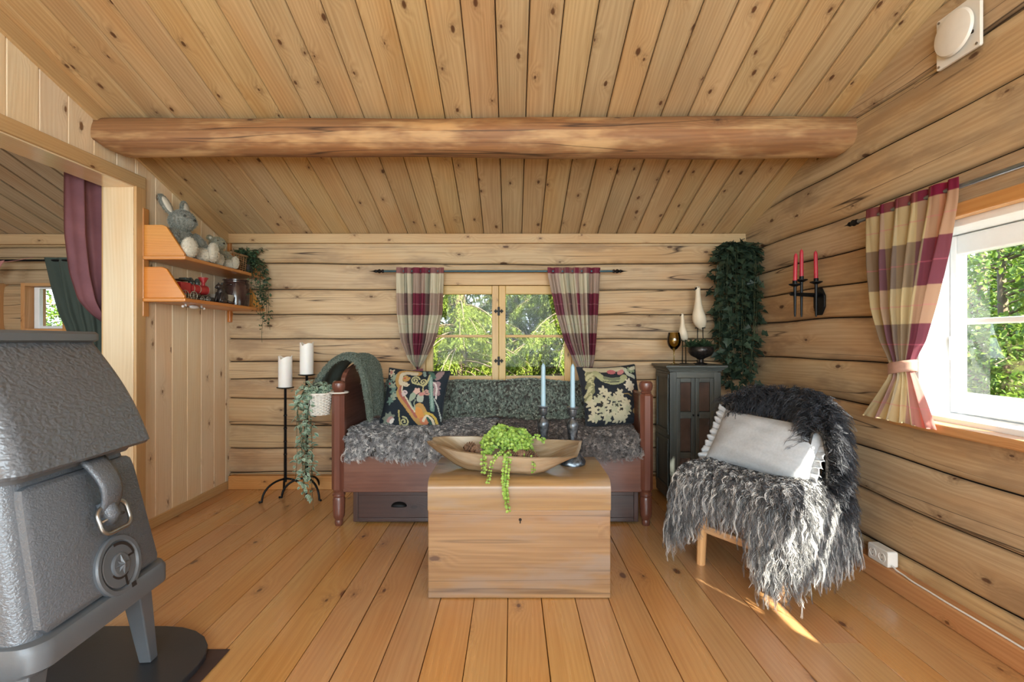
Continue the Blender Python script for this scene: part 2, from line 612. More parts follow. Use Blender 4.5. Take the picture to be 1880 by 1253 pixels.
def leaves(mb, pos, direc, nrm, size, width=0.5, fold=0.25, rng=RNG, lobes=False, droop=0.2):
    """folded pointed leaves: one at each pos, growing along direc"""
    K = len(pos)
    d = unit(direc)
    n = unit(nrm - d * np.sum(nrm * d, -1, keepdims=True))
    sd = np.cross(d, n)
    sz = np.broadcast_to(size, (K,))[:, None]
    if lobes:
        prof = [(0.0, 0.0, 0), (0.05, 0.45, 1), (0.32, 0.30, 1), (0.45, 0.52, 1), (0.62, 0.22, 1), (1.0, 0.0, 0)]
    else:
        prof = [(0.0, 0.02, 0), (0.22, 0.34, 1), (0.5, 0.5, 1), (0.78, 0.3, 1), (1.0, 0.0, 0)]
    q = len(prof)
    rows = []
    for sgn in (-1, 0, 1):
        for (t, w_, _) in prof:
            ww = w_ * width * sgn
            rows.append(pos + sz * (d * t + sd * ww + n * (abs(ww) * fold - droop * t * t)))
    X = np.stack(rows, 1)
    uvr = np.array([[sgn * (1 if sgn else 0), t] for sgn in (-1, 0, 1) for (t, w_, _) in prof], float)
    f = []
    for i in range(q - 1):
        f.append([i, q + i, q + i + 1, i + 1])
        f.append([q + i, 2 * q + i, 2 * q + i + 1, q + i + 1])
    F = (np.array(f)[None] + (np.arange(K) * 3 * q)[:, None, None]).reshape(-1, 4)
    uv = np.broadcast_to(uvr[None], (K, 3 * q, 2)).reshape(-1, 2)
    return mb.add(X.reshape(-1, 3), F, uv=uv, pid=np.repeat(rng.uniform(0, 1000, K), len(f)))


def polar(n):
    return np.stack([np.cos(n), np.sin(n)], -1)


def rrect(w, h, r, n=4):
    """rounded rectangle outline, counter-clockwise, centred"""
    out = []
    for cx, cy, a0 in ((w / 2 - r, h / 2 - r, 0), (-w / 2 + r, h / 2 - r, PI / 2), (-w / 2 + r, -h / 2 + r, PI), (w / 2 - r, -h / 2 + r, 1.5 * PI)):
        for i in range(n + 1):
            a = a0 + PI / 2 * i / n
            out.append((cx + r * math.cos(a), cy + r * math.sin(a)))
    return out


def W(px, py, y):
    """place of a point seen at (px, py) of the 1880 x 1253 photograph, y metres into the room"""
    return np.array([(px - 940) * y / 900.0, y, 1.1 - (py - 626.5) * y / 900.0])
# ------------------------------------------------------------------ materials of the room
M = {}
M['ceil'] = wood('pine_ceiling', (202, 178, 140), (160, 132, 95), (80, 48, 30), 0.5, 55, 0.85, 0.8, 0.085)
M['log'] = wood('log_wall', (204, 182, 148), (164, 138, 104), (80, 54, 38), 0.62, 38, 0.6, 1.0, 0.06, 0.25, patch=(150, 128, 102), patch_amt=0.75, crack=1.0, warm=0.6)
M['pale'] = wood('pale_pine', (238, 224, 198), (216, 194, 160), (112, 78, 50), 0.5, 60, 0.8, 0.85, 0.05)
M['jamb'] = wood('varnished_jamb', (232, 216, 186), (212, 190, 154), (120, 84, 54), 0.2, 60, 0.6, 0.9, 0.03, 0.03, coat=0.8)
M['trimw'] = wood('trim_pine', (204, 174, 130), (178, 144, 100), (98, 64, 38), 0.5, 60, 0.4, 0.7, 0.04)
M['base'] = wood('orange_pine_baseboard', (206, 158, 102), (176, 122, 70), (98, 58, 30), 0.45, 60, 0.5, 0.7, 0.04)
M['floor'] = wood('varnished_pine_floor', (206, 162, 108), (174, 126, 76), (94, 54, 30), 0.30, 46, 0.6, 1.2, 0.06, 0.05, coat=0.6, spec=0.5)
M['beam'] = wood('beam_log', (150, 112, 82), (108, 76, 56), (60, 42, 34), 0.62, 40, 0.5, 1.3, 0.05, 0.3, patch=(190, 158, 120), patch_amt=0.8, crack=0.9)
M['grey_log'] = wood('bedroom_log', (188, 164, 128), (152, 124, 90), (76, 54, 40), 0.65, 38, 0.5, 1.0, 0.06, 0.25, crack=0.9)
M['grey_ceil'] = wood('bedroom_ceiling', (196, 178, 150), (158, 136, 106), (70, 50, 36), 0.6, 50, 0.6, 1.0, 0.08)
M['dark'] = plain('dark_gap', (38, 27, 20), 0.9)
M['white'] = plain('white_paint', (236, 238, 238), 0.35, var=0.02)
M['sash'] = wood('yellow_pine_sash', (206, 176, 118), (184, 150, 92), (120, 84, 46), 0.42, 60, 0.25, 0.6, 0.04)
M['glass'] = glassmat('window_glass', (0.97, 0.98, 0.97), 0.01, 0.10)
M['iron'] = plain('black_iron', (24, 25, 27), 0.5, 0.6, 0.15, 60, 0.15, 120)
M['greyrail'] = plain('bluegrey_metal', (66, 92, 100), 0.35, 0.7, 0.05)

SL = 0.347                                   # roof pitch
BY = 3.70                                    # base plane of the back wall


def zc(y):
    return 1.897 + SL * (3.65 - y)


def bx(mb, x0, x1, y0, y1, z0, z1, grain='x', pid=None):
    return mb.box(((x0 + x1) / 2, (y0 + y1) / 2, (z0 + z1) / 2), (abs(x1 - x0), abs(y1 - y0), abs(z1 - z0)), grain,
                  random.random() * 99 if pid is None else pid)


# ------------------------------------------------------------------ floor
def plank_floor(x0, x1, y0, y1, w, off):
    mb = MB()
    k = math.floor((x0 - off) / w)
    x = off + k * w
    e = 0.0015
    while x < x1:
        y = y0 + random.uniform(-3.0, 0)
        while y < y1:
            L = random.uniform(3.2, 5.4)
            a, b = max(y, y0), min(y + L, y1)
            if b - a > 0.05:
                g = e * random.choice((0.6, 1.0, 2.0))
                p = [(e, -0.02), (w - g, -0.02), (w - g, -0.002), (w - g - 0.0015, 0), (e + 0.0015, 0), (e, -0.002)]
                mb.ext((x, a + 0.0008, 0), (0, 1, 0), b - a - 0.0016, (1, 0, 0), (0, 0, 1), p, random.random() * 99)
            y += L
        x += w
    return mb


fl = struct(plank_floor(-2.2, 1.80, -2.5, 3.72, 0.1432, -0.018).obj('floor', M['floor']), 'varnished knotty pine plank floor')
fb = plank_floor(-5.3, -2.2 - 0.0, -2.5, 3.72, 0.1432, -0.018).obj('floor_bedroom', M['floor'])
struct(fb)
mb = MB()
bx(mb, -5.4, 2.0, -2.7, 3.9, -0.10, -0.021)
struct(mb.obj('floor_underlay', M['dark']))


# ------------------------------------------------------------------ log walls
def log_wall(mb, axis, seams, u0, u1, base, sgn, bulge, holes=(), du=0.12, amp=0.009, gap=0.0025):
    cuts = sorted({u0, u1, *[h[0] for h in holes], *[h[1] for h in holes]})
    for i in range(len(seams) - 1):
        pid = random.random() * 99
        bl = bulge * random.uniform(0.85, 1.15)
        for a, b in zip(cuts[:-1], cuts[1:]):
            zs = [(seams[i], seams[i + 1], False)]
            for h in holes:
                if h[0] <= a + 1e-6 and h[1] >= b - 1e-6:
                    out = []
                    for (p, q, c) in zs:
                        if h[3] <= p or h[2] >= q:
                            out.append((p, q, c))
                            continue
                        if h[2] - p > 0.012:
                            out.append((p, h[2], True))
                        if q - h[3] > 0.012:
                            out.append((h[3], q, True))
                    zs = out
            for (p, q, clipped) in zs:
                nu = max(2, int((b - a) / du) + 2)
                u = np.linspace(a, b, nu)
                lo = seams[i] + wnoise(u, seams[i] * 13 + base, amp)
                hi = seams[i + 1] + wnoise(u, seams[i + 1] * 13 + base, amp)
                zl = lo if p == seams[i] else np.full(nu, p)
                zh = hi if q == seams[i + 1] else np.full(nu, q)
                t = np.array([0, 0.012, 0.03, 0.07, 0.13, 0.24, 0.5, 0.76, 0.87, 0.93, 0.97, 0.988, 1.0])
                z = zl[:, None] + gap + (zh - zl - 2 * gap)[:, None] * t[None]
                tt = np.clip((z - lo[:, None]) / (hi - lo)[:, None], 0, 1)
                of = bl * (1 - 0.78 * np.abs(2 * tt - 1) ** 22.0 - 0.22 * np.abs(2 * tt - 1) ** 2.6) + 0.004 * wnoise(u * 1.5, i * 3.3 + base)[:, None] * np.sin(PI * tt)
                c = base + sgn * of
                U = np.broadcast_to(u[:, None], z.shape)
                X = np.stack([U, c, z], -1) if axis == 'x' else np.stack([c, U, z], -1)
                s = np.cumsum(np.r_[0, np.abs(np.diff(t))]) * float((zh - zl).mean()) * 1.1
                uv = np.stack([U, np.broadcast_to(s[None], z.shape)], -1)
                k = mb.mark()
                mb.grid(X, uv=uv, pid=pid)
                if (axis == 'x') == (sgn > 0):
                    ft, fi = mb.F[-1]
                    n4 = fi.reshape(-1, 4)[:, ::-1]
                    mb.F[-1] = (ft, n4.reshape(-1))
                    mb.UV[-1] = mb.UV[-1].reshape(-1, 4, 2)[:, ::-1].reshape(-1, 2)
    return mb


def zb(py):
    return 1.1 - (py - 626.5) * 3.66 / 900


seams_b = [-0.02, 0.12] + [zb(p) for p in (809, 783, 732, 697, 664, 623, 578, 532, 484, 437)] + [2.05]
seams_b[2], seams_b[3] = 0.30, 0.465
WX, WH = -0.099, 0.575                        # back window: middle and half width
mb = MB()
log_wall(mb, 'x', seams_b, -2.14, 1.80, BY, -1, 0.028, [(WX - WH, WX + WH, 0.76, 1.625)])
wb = struct(mb.obj('wall_back', M['log'], smooth=True), 'horizontal log wall behind the daybed')
mb = MB()
for (a, b, c, d) in ((-2.3, WX - WH, -0.1, 2.2), (WX + WH, 1.9, -0.1, 2.2), (WX - WH, WX + WH, -0.1, 0.76), (WX - WH, WX + WH, 1.625, 2.2)):
    bx(mb, a, b, BY, BY + 0.12, c, d)
struct(mb.obj('wall_back_core', M['dark']))

seams_r = [-0.02, 0.143, 0.366, 0.57, 0.78, 1.0, 1.25, 1.575, 1.78, 2.01, 2.24, 2.47, 2.72, 2.98, 3.25]
seams_r = [-0.02, 0.143, 0.366, 0.57, 0.78, 1.0, 1.22, 1.40, 1.575, 1.76, 2.01, 2.24, 2.47, 2.72, 2.98, 3.25]
RX = 1.775
H2 = (0.22, 2.12, 0.735, 1.62)                # right window hole y0 y1 z0 z1
mb = MB()
log_wall(mb, 'y', seams_r, -2.5, BY, RX, -1, 0.044, [H2], amp=0.013)
struct(mb.obj('wall_right', M['log'], smooth=True), 'log wall on the right with the white window')
mb = MB()
for (a, b, c, d) in ((-2.6, H2[0], -0.1, 3.4), (H2[1], 3.9, -0.1, 3.4), (H2[0], H2[1], -0.1, H2[2]), (H2[0], H2[1], H2[3], 3.4)):
    bx(mb, RX, RX + 0.12, a, b, c, d, 'y')
struct(mb.obj('wall_right_core', M['dark']))


# ------------------------------------------------------------------ left wall of upright tongue-and-groove boards
def boards(mb, xf, y0, y1, zlo, zhi, sgn, w=0.1432, t=0.02, off=0.05):
    y = off + math.floor((y0 - off) / w) * w
    while y < y1:
        a, b = max(y, y0), min(y + w, y1)
        if b - a > 0.004:
            zt = zhi(b) if callable(zhi) else zhi
            e = 0.005
            p = [(a, t), (a, 0.005), (a + e, 0), (b - e, 0), (b, 0.005), (b, t)]
            mb.ext((xf, 0, zlo), (0, 0, 1), zt - zlo, (0, 1, 0), (-sgn, 0, 0), p, random.random() * 99)
        y += w


LX, OY0, OY1, OZ = -2.12, 0.45, 2.737, 1.962
top = lambda y: zc(max(y, 0)) + 0.05
mb = MB()
boards(mb, LX, OY1 + 0.022, BY, -0.01, top, 1)
boards(mb, LX, OY0 - 0.02, OY1 + 0.022, OZ + 0.022, top, 1)
boards(mb, LX, -2.5, OY0 - 0.022, -0.01, lambda y: 3.25, 1)
struct(mb.obj('wall_left', M['pale']), 'pale upright pine boards with the doorway to the next room')
mb = MB()
boards(mb, LX - 0.16, OY1 + 0.022, BY, -0.01, top, -1)
boards(mb, LX - 0.16, OY0 - 0.02, OY1 + 0.022, OZ + 0.022, top, -1)
boards(mb, LX - 0.16, -2.5, OY0 - 0.022, -0.01, lambda y: 3.25, -1)
struct(mb.obj('wall_bedroom_right', M['pale']))
mb = MB()
bx(mb, LX - 0.139, LX - 0.021, OY1 + 0.02, BY, -0.01, 1.9)
bx(mb, LX - 0.139, LX - 0.021, OY0, OY1, OZ + 0.02, 2.2)
bx(mb, LX - 0.139, LX - 0.021, -2.5, OY0 - 0.02, -0.01, 3.0)
struct(mb.obj('wall_left_core', M['dark']))

d1 = bpy.data.objects.new('door_1', None)
COL.objects.link(d1)
struct(d1, 'cased doorway without a door leading to the next room')
mb = MB()
bx(mb, LX - 0.165, LX + 0.005, OY1, OY1 + 0.022, 0, OZ, 'z')
bx(mb, LX - 0.165, LX + 0.005, OY0 - 0.022, OY0, 0, OZ, 'z')
bx(mb, LX - 0.165, LX + 0.005, OY0 - 0.022, OY1 + 0.022, OZ, OZ + 0.022, 'y')
mb.obj('jamb', M['jamb'], d1, bevel=0.002)
mb = MB()
bx(mb, LX - 0.165, LX + 0.06, OY0, OY1, -0.02, 0.012, 'y')
mb.obj('threshold', M['floor'], d1, bevel=0.004)
mb = MB()
for x0, x1 in ((LX + 0.0005, LX + 0.018), (LX - 0.178, LX - 0.1605)):
    bx(mb, x0, x1, OY1 + 0.006, OY1 + 0.078, 0, OZ + 0.007, 'z')
    bx(mb, x0, x1, OY0 - 0.078, OY0 - 0.006, 0, OZ + 0.007, 'z')
    bx(mb, x0, x1, OY0 - 0.078, OY1 + 0.078, OZ + 0.007, OZ + 0.075, 'y')
mb.obj('casing', M['trimw'], d1, bevel=0.003)


# ------------------------------------------------------------------ ceilings
def plank_ceiling(x0, x1, w, off, ya, yb, za, zb_, gr=0.020):
    mb = MB()
    A, B = np.array([0, ya, za]), np.array([0, yb, zb_])
    U = unit(B - A)
    L = np.linalg.norm(B - A)
    Wd = np.cross(U, [1, 0, 0])
    if Wd[2] < 0:
        Wd = -Wd
    x = off + math.floor((x0 - off) / w) * w
    while x < x1:
        a, b = max(x, x0) - x, min(x + w, x1) - x
        if b - a > 0.01:
            p = [(a, 0.02), (a, 0.011), (a + 0.001, 0.004), (a + 0.004, 0.0), (b - gr, 0.0), (b - 0.006, 0.0065), (b - 0.0035, 0.011), (b - 0.0035, 0.02)]
            if gr < 0.005:
                p = [(a, 0.02), (a, 0.002), (a + 0.003, 0.0), (b - 0.018, 0.0), (b - 0.016, 0.002), (b - 0.016, 0.02)]
            mb.ext((x, A[1], A[2]), U, L, (1, 0, 0), Wd, p, random.random() * 99)
        x += w
    return mb


cl = plank_ceiling(-2.30, 1.86, 0.1415, -1.907, 3.80, 0.0, zc(3.80), zc(0))
struct(cl.obj('ceiling', M['ceil']), 'sloping pine board ceiling')
struct(plank_ceiling(-2.30, 1.86, 0.1415, -1.907, 0.0, -2.6, zc(0), zc(0) - SL * 2.6).obj('ceiling_rear', M['ceil']))
struct(plank_ceiling(-5.4, -2.28, 0.1415, -1.907, 3.80, 0.0, zc(3.80), zc(0), 0.001).obj('ceiling_bedroom', M['grey_ceil']))
struct(plank_ceiling(-5.4, -2.28, 0.1415, -1.907, 0.0, -2.6, zc(0), zc(0) - SL * 2.6).obj('ceiling_bedroom_rear', M['grey_ceil']))
mb = MB()                                    # roof deck above the boards keeps the daylight out
for ya, yb in ((4.3, 0.0), (0.0, -3.0)):
    za, z2 = (zc(4.3), zc(0)) if ya > 0 else (zc(0), zc(0) - SL * 3.0)
    U = unit([0, yb - ya, z2 - za])
    Wd = np.cross(U, [1, 0, 0])
    Wd = Wd if Wd[2] > 0 else -Wd
    mb.ext((-5.6, ya, za), U, math.hypot(yb - ya, z2 - za), (1, 0, 0), Wd, [(0, 0.03), (7.7, 0.03), (7.7, 0.12), (0, 0.12)])
struct(mb.obj('roof', M['dark']))

# rounded log beam
nu, nv = 70, 36
u = np.linspace(-2.13, 1.755, nu)
a = np.linspace(0, 2 * PI, nv)
f = (u + 2.13) / 3.9
r0 = 0.092 + 0.012 * f + 0.003 * np.sin(u * 2.3) + 0.002 * np.sin(u * 6.1 + 1)
cut = np.clip((u + 2.13) / 0.14, 0, 1)
rr = r0[:, None] * (1 + 0.02 * np.sin(3 * a[None] + u[:, None] * 1.3) + 0.012 * np.sin(5 * a[None] - u[:, None] * 2))
dz = rr * np.sin(a)[None]
low = -(0.035 + 0.06 * np.sqrt(cut))[:, None]
dz = np.where(cut[:, None] < 1, np.maximum(dz, low), dz)
rc = np.clip((1.755 - u) / 0.07, 0.0, 1)
dz = np.where(rc[:, None] < 1, np.maximum(dz, -(0.06 + 0.05 * rc)[:, None]), dz)
bz = 2.163 - 0.004 * f + 0.004 * np.sin(u * 1.1)
X = np.stack([np.broadcast_to(u[:, None], dz.shape), 2.56 - rr * np.cos(a)[None], bz[:, None] + dz], -1)
mb = MB()
mb.grid(X, uv=np.stack([np.broadcast_to(u[:, None], dz.shape), np.broadcast_to((a * 0.1)[None], dz.shape)], -1), pid=3.3)
mb.add(X[0], [list(range(nv))[::-1]], uv=X[0][:, 1:], pid=5)
mb.add(X[-1], [list(range(nv))], uv=X[-1][:, 1:], pid=6)
struct(mb.obj('ceiling_beam', M['beam'], smooth='auto', angle=50), 'round debarked log beam carried across under the ceiling')

# ------------------------------------------------------------------ trims and baseboards
mb = MB()
bx(mb, -2.12, 1.76, 3.635, 3.70, 1.828, 1.897)
struct(mb.obj('trim_1', M['trimw'], bevel=0.003), 'pine moulding where the back wall meets the ceiling')
mb = MB()
U = unit([0, -1, SL])
mb.ext((0, 3.66, zc(3.66)), U, 3.66 / abs(U[1]), (1, 0, 0), np.cross([1, 0, 0], U) * -1, [(LX, 0.0), (LX + 0.018, 0.0), (LX + 0.018, -0.075), (LX, -0.075)] , 4.4)
tr = struct(mb.obj('trim_2', M['trimw'], bevel=0.002), 'sloping pine moulding along the left wall top')
mb = MB()
bx(mb, LX + 0.0005, LX + 0.016, OY1 + 0.079, 3.66, 0, 0.058, 'y')
struct(mb.obj('baseboard_left', M['trimw'], bevel=0.003))
mb = MB()
bx(mb, LX + 0.02, 1.70, 3.625, 3.70, 0, 0.10, 'x')
struct(mb.obj('baseboard_back', M['base'], bevel=0.004))
mb = MB()
bx(mb, 1.672, 1.775, -2.4, 3.62, 0, 0.085, 'y')
struct(mb.obj('baseboard_right', M['base'], bevel=0.008))


# ------------------------------------------------------------------ windows
def frame4(mb, x0, x1, z0, z1, y0, y1, wl, wr, wt, wb_):
    bx(mb, x0, x0 + wl, y0, y1, z0, z1, 'z')
    bx(mb, x1 - wr, x1, y0, y1, z0, z1, 'z')
    bx(mb, x0 + wl, x1 - wr, y0, y1, z1 - wt, z1, 'x')
    bx(mb, x0 + wl, x1 - wr, y0, y1, z0, z0 + wb_, 'x')


def empty(name, kind=None):
    o = bpy.data.objects.new(name, None)
    COL.objects.link(o)
    if kind:
        o['kind'] = kind
    return o


w1 = empty('window_1', 'structure')
w1['label'] = 'small two-casement pine window behind the daybed'
mb = MB()
bx(mb, WX - WH - 0.06, WX + WH + 0.06, 3.632, 3.66, 1.515, 1.63)
bx(mb, WX - WH - 0.06, WX - WH + 0.03, 3.632, 3.66, 0.80, 1.515, 'z')
bx(mb, WX + WH - 0.03, WX + WH + 0.06, 3.632, 3.66, 0.80, 1.515, 'z')
mb.obj('casing', M['trimw'], w1, bevel=0.003)
mb = MB()
bx(mb, WX - WH - 0.06, WX + WH + 0.06, 3.60, 3.70, 0.755, 0.795)
mb.obj('sill', M['sash'], w1, bevel=0.006)
mb = MB()
frame4(mb, WX - WH + 0.002, WX + WH - 0.002, 0.765, 1.62, 3.662, 3.80, 0.03, 0.03, 0.105, 0.03)
mb.obj('frame', M['sash'], w1, bevel=0.002)
for s in (-1, 1):
    xa, xb = (WX - WH + 0.033, WX - 0.0008) if s < 0 else (WX + 0.0008, WX + WH - 0.033)
    mb = MB()
    frame4(mb, xa, xb, 0.797, 1.513, 3.655, 3.695, 0.05, 0.05, 0.064, 0.042)
    bx(mb, xa + 0.05, xb - 0.05, 3.662, 3.69, 1.126, 1.146)
    sh = mb.obj('sash', M['sash'], w1, bevel=0.004)
    mb = MB()
    bx(mb, xa + 0.045, xb - 0.045, 3.676, 3.680, 0.83, 1.455)
    mb.obj('glass', M['glass'], sh)
for zz in (1.322, 0.952):
    mb = MB()
    bx(mb, WX - 0.008, WX + 0.008, 3.640, 3.656, zz - 0.032, zz + 0.032)
    bx(mb, WX - 0.034, WX + 0.034, 3.644, 3.655, zz - 0.006, zz + 0.006)
    for q in (-1, 1):
        bx(mb, WX + q * 0.022 - 0.005, WX + q * 0.022 + 0.005, 3.642, 3.655, zz - 0.014, zz + 0.014)
    mb.obj('hinge', M['iron'], w1, bevel=0.002, label='black iron cross hinge')

w2 = empty('window_2', 'structure')
w2['label'] = 'white framed window in the right-hand log wall'
y0, y1, z0, z1 = 0.26, 2.09, 0.795, 1.545
mb = MB()
for (a, b, c, d, g) in ((y1, y1 + 0.028, z0 - 0.03, z1 + 0.03, 'z'), (y0 - 0.028, y0, z0 - 0.03, z1 + 0.03, 'z'), (y0, y1, z1, z1 + 0.03, 'y'), (y0, y1, z0 - 0.03, z0, 'y')):
    bx(mb, 1.735, 1.93, a, b, c, d, g)
bx(mb, 1.86, 1.93, 1.295, 1.355, z0, z1, 'z')
mb.obj('frame', M['white'], w2, bevel=0.003)
for (a, b) in ((y0 + 0.004, 1.291), (1.359, y1 - 0.004)):
    mb = MB()
    for (p, q, r, s, g) in ((a, a + 0.032, z0 + 0.004, z1 - 0.004, 'z'), (b - 0.032, b, z0 + 0.004, z1 - 0.004, 'z'),
                            (a + 0.032, b - 0.032, z1 - 0.085, z1 - 0.004, 'y'), (a + 0.032, b - 0.032, z0 + 0.004, z0 + 0.09, 'y'),
                            (a + 0.032, b - 0.032, 1.168, 1.192, 'y')):
        bx(mb, 1.862, 1.91, p, q, r, s, g)
    sh = mb.obj('sash', M['white'], w2, bevel=0.006)
    mb = MB()
    bx(mb, 1.884, 1.888, a + 0.026, b - 0.026, z0 + 0.08, z1 - 0.08, 'y')
    mb.obj('glass', M['glass'], sh)
mb = MB()
bx(mb, 1.852, 1.864, y1 - 0.052, y1 - 0.012, 1.08, 1.11, 'y')
bx(mb, 1.838, 1.854, y1 - 0.042, y1 - 0.026, 1.02, 1.12, 'z')
mb.obj('latch', M['white'], w2, bevel=0.003)
mb = MB()
bx(mb, 1.665, 1.735, 0.16, 2.17, 0.735, 0.775, 'y')
mb.obj('sill', M['base'], w2, bevel=0.008)
mb = MB()
bx(mb, 1.69, 1.735, 0.16, 2.17, 1.572, 1.625, 'y')
mb.obj('head_trim', M['base'], w2, bevel=0.005)

# rear wall with an added, unseen wide window behind the fill lamp
mb = MB()
for (a, b, c, d) in ((-5.4, -1.75, -0.1, 3.3), (1.85, 1.95, -0.1, 3.3), (-1.75, 1.85, -0.1, 0.6), (-1.75, 1.85, 2.3, 3.3)):
    bx(mb, a, b, -2.6, -2.5, c, d)
struct(mb.obj('wall_rear', M['log']))
w4 = empty('window_added_rear', 'structure')
mb = MB()
frame4(mb, -1.75, 1.85, 0.6, 2.3, -2.58, -2.50, 0.07, 0.07, 0.07, 0.07)
for q in (-0.55, 0.65):
    bx(mb, q - 0.03, q + 0.03, -2.57, -2.51, 0.67, 2.23, 'z')
mb.obj('frame', M['white'], w4)
mb = MB()
bx(mb, -1.69, 1.79, -2.545, -2.541, 0.66, 2.24)
mb.obj('glass', M['glass'], w4)

# the next room seen through the doorway
AX = (-5.3, -2.28)
seams_a = [-0.02, 0.2, 0.42, 0.62, 0.82, 1.02, 1.17, 1.52, 1.63, 1.72, 1.80, 1.95]
H3 = [(-3.64, -3.30, 1.17, 1.53), (-4.3, -3.80, 1.17, 1.53)]
mb = MB()
log_wall(mb, 'x', seams_a, AX[0], AX[1], BY, -1, 0.035, H3)
struct(mb.obj('wall_bedroom_back', M['grey_log'], smooth=True), 'log wall of the next room')
mb = MB()
xs = [-5.4, -4.3, -3.80, -3.64, -3.30, -2.29]
for i in range(5):
    if i in (1, 3):
        bx(mb, xs[i], xs[i + 1], BY, BY + 0.12, -0.1, 1.17)
        bx(mb, xs[i], xs[i + 1], BY, BY + 0.12, 1.53, 2.2)
    else:
        bx(mb, xs[i], xs[i + 1], BY, BY + 0.12, -0.1, 2.2)
bx(mb, -5.4, -5.3, -2.6, 3.8, -0.1, 3.4, 'y')
struct(mb.obj('wall_bedroom_left', M['grey_log']))
mb = MB()
bx(mb, AX[0], AX[1], 3.64, 3.70, 1.82, 1.895)
struct(mb.obj('trim_3', M['trimw'], bevel=0.003))
w3 = empty('window_3', 'structure')
w3['label'] = 'small window of the next room seen above the stove'
for h in H3:
    mb = MB()
    frame4(mb, h[0], h[1], h[2], h[3], 3.63, 3.80, 0.03, 0.03, 0.022, 0.022)
    fr = mb.obj('frame', M['base'], w3, bevel=0.002)
    mb = MB()
    frame4(mb, h[0] + 0.032, h[1] - 0.032, h[2] + 0.024, h[3] - 0.024, 3.70, 3.73, 0.04, 0.04, 0.012, 0.02)
    sh = mb.obj('sash', M['white'], w3, bevel=0.003)
    mb = MB()
    bx(mb, h[0] + 0.06, h[1] - 0.06, 3.712, 3.716, h[2] + 0.03, h[3] - 0.03)
    mb.obj('glass', M['glass'], sh)
# ------------------------------------------------------------------ cast-iron stove on its hearth plate
def stove_mat(name, c, tex=1.0, scale=38.0):
    w = NT(name)
    tc = w.n('ShaderNodeTexCoord')
    nz = w.noise(tc.outputs['Object'], scale * 0.6, 2.0)
    wv = w.n('ShaderNodeVectorMath', {0: tc.outputs['Object'], 1: nz.outputs['Color']}, operation='MULTIPLY_ADD')
    wv.inputs[1].default_value = (1, 1, 1)
    v2 = w.n('ShaderNodeVectorMath', {0: nz.outputs['Color'], 'Scale': 0.02}, operation='SCALE')
    v3 = w.n('ShaderNodeVectorMath', {0: tc.outputs['Object'], 1: v2.outputs[0]}, operation='ADD')
    v4 = w.n('ShaderNodeVectorMath', {0: v3.outputs[0], 1: (1.0, 1.0, 1.7)}, operation='MULTIPLY')
    vo = w.n('ShaderNodeTexVoronoi', {'Vector': v4.outputs[0], 'Scale': scale}, feature='SMOOTH_F1')
    f2 = w.noise(tc.outputs['Object'], 420.0, 2.0)
    h = w.math('ADD', w.math('MULTIPLY', vo.outputs['Distance'], -1.0), w.math('MULTIPLY', f2.outputs[0], 0.10))
    w.set(Base_Color=rgba(c), Roughness=0.36, Specular_IOR_Level=0.6, Metallic=0.1)
    w.bump(h, tex, 0.012)
    w.t.nodes.remove(wv)
    return w.m


M['stove'] = stove_mat('stove_leather_cast', (98, 104, 111), 0.36, 78.0)
M['stove_fine'] = stove_mat('stove_fine_cast', (96, 102, 109), 0.22, 140.0)
M['stove_smooth'] = plain('stove_enamel', (98, 104, 110), 0.42, 0.1, 0.05, 8, 0.08, 300, bdist=0.002)
M['steel'] = plain('buckle_steel', (170, 168, 164), 0.28, 0.9, 0.1, 30)
M['plate'] = plain('hearth_steel', (58, 60, 64), 0.38, 0.3, 0.1, 3, 0.1, 200, bdist=0.002)
M['rustplate'] = plain('brown_plate', (70, 52, 48), 0.6, 0.1, 0.15, 12, 0.1, 90)

hp = MB()
hp.ext((0, 0, 0.0045), (0, 0, 1), 0.0015, (1, 0, 0), (0, 1, 0), [(-2.0, 0.75), (-1.0, 0.75), (-1.0, 1.74), (-2.0, 1.74)])
hp.ext((0, 0, 0.0), (0, 0, 1), 0.004, (1, 0, 0), (0, 1, 0), [(-1.995, 0.755), (-1.004, 0.755), (-1.004, 1.736), (-1.995, 1.736)])
o = hp.obj('floor_plate', M['rustplate'], bevel=0.001)
tag(o, 'brown square-cornered floor sheet showing at the corner under the grey hearth plate', 'floor plate')
out = []
for t in np.linspace(0, PI / 2, 7):
    out.append((-1.30 + 0.26 * math.cos(t), 1.62 + 0.225 * math.sin(t)))
poly = [(-1.96, 0.80), (-1.06, 0.80), (-1.042, 1.30)] + out + [(-1.96, 1.845)]
hp = MB()
hp.ext((0, 0, 0.006), (0, 0, 1), 0.022, (1, 0, 0), (0, 1, 0), poly)
o = hp.obj('hearth_plate', M['plate'], bevel=0.003)
tag(o, 'dark grey steel hearth plate with a rounded corner under the stove', 'hearth plate')

SV = thing('wood_stove', 'dark grey cast-iron wood stove with leather-like grain, belt handle and round air vent', 'stove', (-1.160, 1.417, 0.028), math.radians(3.5))
Z0 = 0.028


def fx(z):
    """depth of the sloping stove front at height z above the hearth"""
    return -0.012 - 0.085 * (z - 0.30) / 0.41


# fire box: rounded in plan, sloping front
def plan(xf, hw, back, r, n=6):
    pts = []
    for i in range(n + 1):
        a = -PI / 2 + PI / 2 * i / n
        pts.append((xf - r + r * math.cos(a), -hw + r + r * math.sin(a)))
    for i in range(n + 1):
        a = PI / 2 * i / n
        pts.append((xf - r + r * math.cos(a), hw - r + r * math.sin(a)))
    for i in range(n + 1):
        a = PI / 2 + PI / 2 * i / n
        pts.append((back + r + r * math.cos(a), hw - r + r * math.sin(a)))
    for i in range(n + 1):
        a = PI + PI / 2 * i / n
        pts.append((back + r + r * math.cos(a), -hw + r + r * math.sin(a)))
    return np.array(pts)


